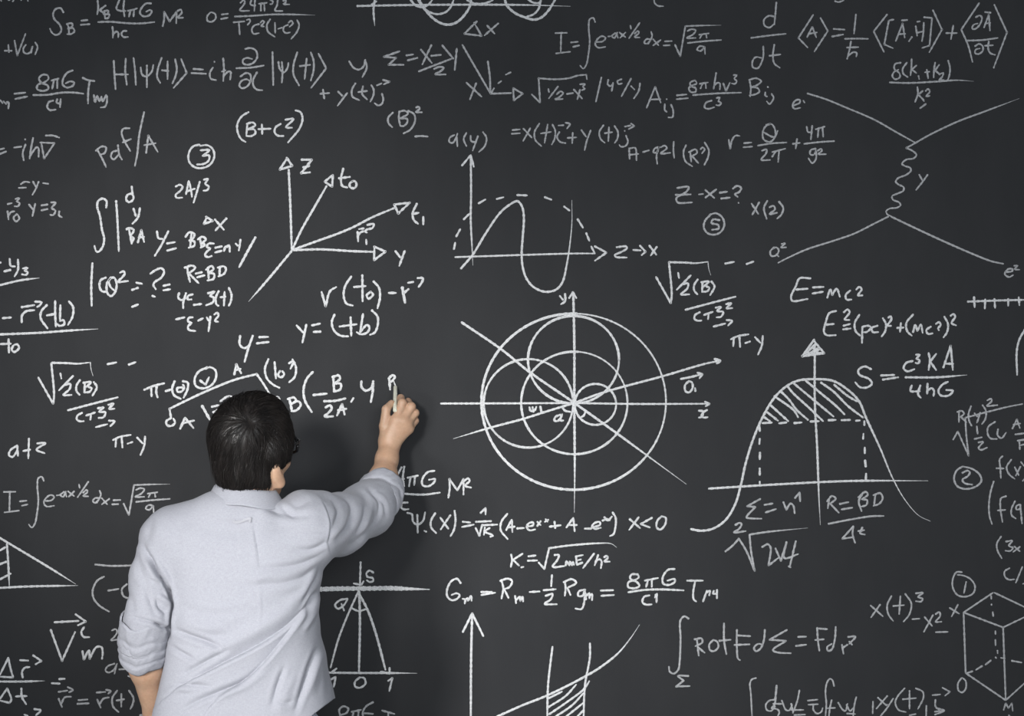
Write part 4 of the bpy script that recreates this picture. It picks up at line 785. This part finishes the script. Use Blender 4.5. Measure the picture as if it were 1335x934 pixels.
# shapes swept as closed rings
def ring_tube(rings, closed=False):
    n = len(rings[0]); V = [tuple(p_) for r in rings for p_ in r]; F = []
    m_ = len(rings)
    for i in range(m_ if closed else m_-1):
        for j in range(n):
            a, b = i*n+j, i*n+(j+1) % n; c, d = ((i+1) % m_)*n+(j+1) % n, ((i+1) % m_)*n+j
            F.append((a, b, c, d))
    return V, F

def frame(ax, up=(0, 0, 1)):
    ax = np.asarray(ax, float); ax /= np.linalg.norm(ax); u = np.cross(up, ax); u /= np.linalg.norm(u); return ax, u, np.cross(ax, u)

def cuff(centre, ax, prof, seed):
    """a rolled cuff: profile of (along, radius) turned round the arm, crumpled"""
    a, u, v = frame(ax); n = 132; rng = np.random.RandomState(seed); rings = []
    ph = rng.rand(8)*6.28; pp = []
    for (s0, r0), (s1, r1) in zip(prof[:-1], prof[1:]):
        m_ = max(1, int(math.hypot(s1-s0, r1-r0)/.003))
        pp += [(s0+(s1-s0)*k/m_, r0+(r1-r0)*k/m_) for k in range(m_)]
    pp.append(prof[-1]); t = np.arange(n)/n*2*math.pi
    for i, (s_, r) in enumerate(pp):
        q_ = np.stack([np.cos(t)*1.4+seed, np.sin(t)*1.4, np.full(n, s_*26)], 1)
        q2 = np.stack([np.cos(t)*3.6+s_*40, np.sin(t)*3.6+seed, s_*44+2*np.sin(2*t+ph[1])], 1)
        w = 1+.055*vnoise(q_, seed, 2)+.042*vnoise(q2, seed+5, 2)
        sh = .0045*np.sin(2*t+ph[3])+.003*np.sin(5*t+ph[4])+.0035*vnoise(q2*.7, seed+9, 1)
        rings.append(centre+a*(s_+sh)[:, None]+(u*np.cos(t)[:, None]+v*np.sin(t)[:, None])*(r*w)[:, None])
    return ring_tube(rings)

pr = [(-.034, .0580), (-.030, .0625), (-.016, .0640), (-.004, .0625), (.000, .0600), (.0015, .0630), (.008, .0655), (.022, .0640), (.036, .0605), (.041, .0575), (.040, .0535), (.028, .0520), (.0, .052)]
Vc, Fc = cuff(P(494, 646, .202), axr, [(s_*1.0, r*.93) for s_, r in pr], 3); mesh_obj('cuff', Vc, Fc, M_SHIRT, shirt)
pr = [(-.056, .0500), (-.054, .0555), (-.040, .0560), (-.024, .0575), (-.014, .0550), (-.004, .0580), (.006, .0570), (.013, .0545), (.020, .0575), (.030, .0560), (.036, .0530), (.044, .0560), (.056, .0530), (.064, .0495), (.062, .0450), (.044, .0440), (.0, .045)]
Vc, Fc = cuff(P(187, 834, .532), axl, pr, 8); mesh_obj('cuff', Vc, Fc, M_SHIRT, shirt)

# collar: stand and fall wrapped round the neck
def collar():
    n = 80; rings = []
    c0 = P(320.5, 636.5, .515)
    prof = [(0.0, -.004), (.003, .0025), (.008, .003), (.013, -.003), (.020, -.016), (.028, -.031), (.0305, -.0355), (.0285, -.0365), (.022, -.027), (.012, -.012), (.004, -.016), (.002, -.045)]
    for dr, dz in prof:
        ring = []
        for j in range(n):
            t = j/n*2*math.pi
            front = max(0, math.sin(t))                 # t = 90 deg is the throat
            rx, ry = .0605+dr*1.05, .060+dr*.9
            z = dz-.030*front**2-.0085*math.cos(t)
            if dz < -.02: z -= .004*abs(math.cos(t))+.0015*math.sin(5*t)
            ring.append(c0+np.array([rx*math.cos(t), ry*math.sin(t)+.004, z]))
        rings.append(ring)
    return ring_tube(rings)
Vc, Fc = collar(); mesh_obj('collar', Vc, Fc, M_SHIRT, shirt)

# drop the small flat trims onto the cloth
from mathutils.bvhtree import BVHTree
tree = BVHTree.FromPolygons([tuple(x) for x in V], [tuple(x) for x in F])
def on_shirt(px, py, lift=.003):
    a = np.array(cam.location); d = P(px, py, .45)-a; d /= np.linalg.norm(d)
    h = tree.ray_cast(Vector(a), Vector(d))
    return np.array(h[0])+np.array([0, -lift, 0]) if h[0] else P(px, py, .6)
def strip(pts, w, thick=.0016, lift=.0024):
    sp = spline(pts); rings = []
    for i, c in enumerate(sp):
        t = sp[min(i+1, len(sp)-1)]-sp[max(i-1, 0)]; t /= np.hypot(*t); nn = np.array([-t[1], t[0]])*w/2
        a, b = on_shirt(*(c-nn), lift), on_shirt(*(c+nn), lift)
        o_ = np.array([0, -thick, 0]); rings.append([a, a+o_, b+o_, b])
    V, F = ring_tube(rings); k = len(rings)-1
    return V, F+[(0, 1, 2, 3), (k*4+3, k*4+2, k*4+1, k*4)]
Vc, Fc = strip([(304.5, 679), (308, 681), (314, 680.2), (321, 677.6), (327, 675.6), (325.5, 681)], 2.8, .0026, .0058); mesh_obj('hanger_loop', Vc, Fc, M_SEAM, shirt, smooth=False)

# ------------------------------------------------------------------ trousers and shoes
GZ = HIP[2]
def f_trousers(p):
    f = ellip(p, HIP+np.array([0, 0, -.02]), (.210, .130, .20))
    for s in (-1, 1):
        hip = HIP+np.array([s*.085, 0, -.06]); kn = HIP+np.array([s*.105, .015, -.47*GZ/.85]); an = np.array([HIP[0]+s*.12, HIP[1]-.02, .09])
        f = smin(f, smin(cone(p, hip, kn, .105, .080), cone(p, kn, an, .080, .070), .04), .035)
    return f
Vt, Ft = solid(f_trousers, (HIP[0]-.4, HIP[1]-.3, 0.0), (HIP[0]+.4, HIP[1]+.3, GZ+.2), .007)
Vt = relax(Vt, Ft, 2)
Nt = normals(Vt, Ft); Vt = Vt+Nt*(.004*vnoise(Vt*np.array([9, 9, 16]), 3, 3))[:, None]
Vt, Ft = cut(Vt, Ft, (Vt[:, 2] > .055) & (Vt[:, 2] < GZ+.15))
tr = mesh_obj('trousers', Vt, Ft, M_TROUSER, person); md = tr.modifiers.new('cloth_thickness', 'SOLIDIFY'); md.thickness = .003; md.offset = -1
for s in (-1, 1):
    c = np.array([HIP[0]+s*.12, HIP[1]+.03, 0]); out = np.array([math.sin(s*.2), math.cos(s*.2), 0]); 
    def f_shoe(p, c=c, out=out):
        f = cone(p, c+out*-.07+np.array([0, 0, .045]), c+out*.11+np.array([0, 0, .036]), .043, .036)
        f = smin(f, cone(p, c+out*-.05+np.array([0, 0, .05]), c+out*-.05+np.array([0, 0, .10]), .044, .042), .04)
        return smax(f, .0005-p[:, 2], .006)
    Vs, Fs = solid(f_shoe, c-np.array([.2, .25, .01]), c+np.array([.2, .25, .2]), .006)
    mesh_obj('shoe', relax(Vs, Fs, 2), Fs, M_SHOE, person)

# ------------------------------------------------------------------ hair
def f_hair(p):
    L = (p-HEAD)@HR
    f = ellip(L, (0, -.013, .022), (.0785, .0985, .094))
    f = smin(f, ellip(L, (.008, .030, .062), (.066, .068, .055)), .04)            # top, swept forward
    f = smin(f, ellip(L, (.004, -.050, -.062), (.056, .050, .058)), .045)
    f = smin(f, ellip(L, (.046, -.028, -.072), (.026, .032, .036)), .02)             # back of the neck
    for s in (-1, 1):
        f = smin(f, ellip(L, (s*.068, .036, .018), (.024, .036, .046)), .03)      # temples
        f = smin(f, ellip(L, (s*.078, -.002, -.020), (.0185, .034, .036)), .02)   # over the ears
        f = smin(f, ellip(L, (s*.074, .034, -.022), (.013, .016, .030)), .015)    # sideburns
    face = np.maximum(.064-L[:, 1]-.15*np.maximum(L[:, 2], 0), L[:, 2]-.060)
    face2 = np.maximum(.022-L[:, 1], L[:, 2]+.046)
    f = smax(f, -face, .012); f = smax(f, -face2, .012)
    for s in (-1, 1): f = smax(f, -ellip(L, (s*.086, .000, -.086), (.026, .026, .031)), .008)   # clear of the ear lobes
    return f
WHORL = HL(.0, -.09, .07)
for _ in range(30):                                                  # the crown, where the parting lines meet
    WHORL = np.array([(335-325)*.0018, WHORL[1], (581-549)*.0018])*np.array([1, 0, 1])+np.array([HEAD[0], WHORL[1], HEAD[2]])
    WHORL[1] += -float(f_hair(WHORL[None])[0])*-.7
def flow(p):
    d = p-WHORL; r = np.linalg.norm(d, axis=1, keepdims=True)
    sw = np.cross(d, (HR@np.array([0, -.6, .8]))[None])            # a little swirl round the crown
    t = d/np.maximum(r, 1e-6)+.35*sw/np.maximum(r, 1e-6)*np.exp(-r/.04)+np.array([0, 0, -1.0])*np.clip(r/.11, 0, 1.2)
    L = (p-HEAD)@HR
    t = t+np.clip(L[:, 2:3]/.1, 0, 1)*(HR@np.array([.25, .55, .1]))[None]
    return t/np.linalg.norm(t, axis=1, keepdims=True)
def grad(f, p, e=.0015):
    g = np.stack([f(p+np.eye(3)[k]*e)-f(p-np.eye(3)[k]*e) for k in range(3)], 1)
    return g/np.maximum(np.linalg.norm(g, axis=1), 1e-9)[:, None]

Vh, Fh = solid(f_hair, HEAD-.20, HEAD+.20, .0032)
Vh = relax(Vh, Fh, 3)
Nh = normals(Vh, Fh); fl = flow(Vh); side = np.cross(Nh, fl)
# locks: ripples that run along the flow
ang = np.arctan2((Vh-WHORL)@(HR@np.array([1, 0, 0])), (Vh-WHORL)@(HR@np.array([0, -.6, -.8])))
rad = np.linalg.norm(Vh-WHORL, axis=1)
lk = vnoise(np.stack([ang*7, rad*9, rad*0+1], 1), 4, 3)+.6*vnoise(np.stack([ang*17, rad*14, rad*0+2], 1), 6, 2)
Vh = Vh+Nh*(.0036*lk*np.clip(rad/.035, .15, 1))[:, None]-Nh*(.004*np.exp(-(rad/.012)**2))[:, None]
hair = mesh_obj('hair', Vh, Fh, M_HAIR, person)

# strands over the base, all of the one head of hair
rng = np.random.RandomState(2)
def strand_mesh(count, steps, seg, r0, lift):
    pick = rng.choice(len(Vh), count); p = Vh[pick]+Nh[pick]*.0005
    jit = rng.normal(0, .22, (count, 3)); lf = lift*(.4+rng.rand(count)); ln = .6+.7*rng.rand(count)
    path = [p.copy()]
    for k in range(steps):
        d = flow(p)+jit; n_ = grad(f_hair, p); d -= np.einsum('ij,ij->i', d, n_)[:, None]*n_
        d /= np.maximum(np.linalg.norm(d, axis=1), 1e-6)[:, None]
        p = p+d*(seg*ln)[:, None]
        q_ = f_hair(p); tgt = .0006+lf*math.sin((k+1)/steps*2.0)
        p = p-grad(f_hair, p)*np.clip(q_-tgt, -.006, .006)[:, None]*.8
        path.append(p.copy())
    path = np.stack(path, 1)                                       # count, steps+1, 3
    tan = np.gradient(path, axis=1); tan /= np.maximum(np.linalg.norm(tan, axis=2, keepdims=True), 1e-9)
    ref = np.array([.31, -.8, .51]); u = np.cross(tan, ref); u /= np.maximum(np.linalg.norm(u, axis=2, keepdims=True), 1e-9); w = np.cross(tan, u)
    rr = r0*np.concatenate([[.7], np.linspace(1, .15, steps)])[None, :, None]*(.6+.8*rng.rand(count, 1, 1))
    tri = [path+rr*(u*math.cos(a)+w*math.sin(a)) for a in (0, 2.094, 4.189)]
    A = np.stack(tri, 2).reshape(-1, 3); S_ = (steps+1)*3
    b_ = (np.arange(count)*S_)[:, None, None]+(np.arange(steps)*3)[None, :, None]; j = np.arange(3)[None, None]; j2 = (j+1) % 3
    Fq = np.stack([np.broadcast_to(b_+j, (count, steps, 3)), np.broadcast_to(b_+j2, (count, steps, 3)), np.broadcast_to(b_+3+j2, (count, steps, 3)), np.broadcast_to(b_+3+j, (count, steps, 3))], -1).reshape(-1, 4)
    return A, Fq
A1, F1 = strand_mesh(4200, 7, .0065, .00075, .0022)
A2, F2 = strand_mesh(420, 7, .0060, .00060, .0065); F1 = np.concatenate([F1, F2+len(A1)]); A1 = np.concatenate([A1, A2])
st = mesh_obj('hair_strands', A1, F1, M_HAIR, hair)

# ------------------------------------------------------------------ eyeglasses
def tube(path, r, n=10, flat=1.0):
    path = [np.asarray(x, float) for x in path]; rings = []
    for i, c in enumerate(path):
        t = path[min(i+1, len(path)-1)]-path[max(i-1, 0)]; a, u, v = frame(t, HR@np.array([.1, .1, 1]))
        rings.append([c+u*math.cos(k/n*2*math.pi)*r*flat+v*math.sin(k/n*2*math.pi)*r for k in range(n)])
    V, F = ring_tube(rings); m_ = len(rings)-1
    return V, F+[tuple(range(n-1, -1, -1)), tuple(m_*n+k for k in range(n))]
GV, GF = [], []
def add(v, f):
    o_ = len(GV); GV.extend(v); GF.extend([tuple(i+o_ for i in q_) for q_ in f])
lens_rims = []
for s in (-1, 1):
    rim = []
    for k in range(41):
        t = k/40*2*math.pi; cx = np.sign(math.cos(t))*abs(math.cos(t))**.7; sz = np.sign(math.sin(t))*abs(math.sin(t))**.7
        rim.append(HL(s*(.035+.0270*cx), .118-.012*abs(.035+.027*cx)/.06, -.016+.020*sz))
    lens_rims.append(rim[:-1]); add(*tube(rim, .0040, 8))
    add(*tube([HL(s*.062, .106, -.006), HL(s*.073, .101, -.005), HL(s*.080, .085, -.007), HL(s*.083, .05, -.012), HL(s*.085, .012, -.018), HL(s*.083, -.004, -.024), HL(s*.080, -.020, -.036)], .0036, 8, .75))
add(*tube([HL(-.010, .117, -.010), HL(0, .119, -.0075), HL(.010, .117, -.010)], .0026, 8))
glasses = mesh_obj('eyeglasses', GV, GF, M_FRAME, person); glasses['label'] = 'black framed eyeglasses'
for rim in lens_rims:
    n = len(rim); fwd = HR@np.array([0, 1, 0])*.0008
    Vl = [r+fwd for r in rim]+[r-fwd for r in rim]
    mesh_obj('lens', Vl, [tuple(range(n)), tuple(range(2*n-1, n-1, -1))]+[(i, n+i, n+(i+1) % n, (i+1) % n) for i in range(n)], M_LENS, glasses, smooth=False)

# ------------------------------------------------------------------ stick of chalk in the hand
ax, u, v = frame(CH_END-CH_TIP); L_ = np.linalg.norm(CH_END-CH_TIP); rings = []
for s_, r in ((0, .0022), (.0012, .0040), (.004, .0050), (.3*L_, .0052), (.7*L_, .0053), (L_-.0012, .0053), (L_, .0046), (L_+.0002, .0005)):
    rings.append([CH_TIP+ax*s_+(u*math.cos(k/20*2*math.pi)+v*math.sin(k/20*2*math.pi))*r for k in range(20)])
Vs, Fs = ring_tube(rings)
stick = mesh_obj('chalk_stick', Vs, Fs+[tuple(range(19, -1, -1)), tuple(range(140, 160))], M_STICK, origin=CH_TIP)
stick['label'] = 'short ivory stick of chalk held upright between thumb and forefinger, touching the board'; stick['category'] = 'chalk'
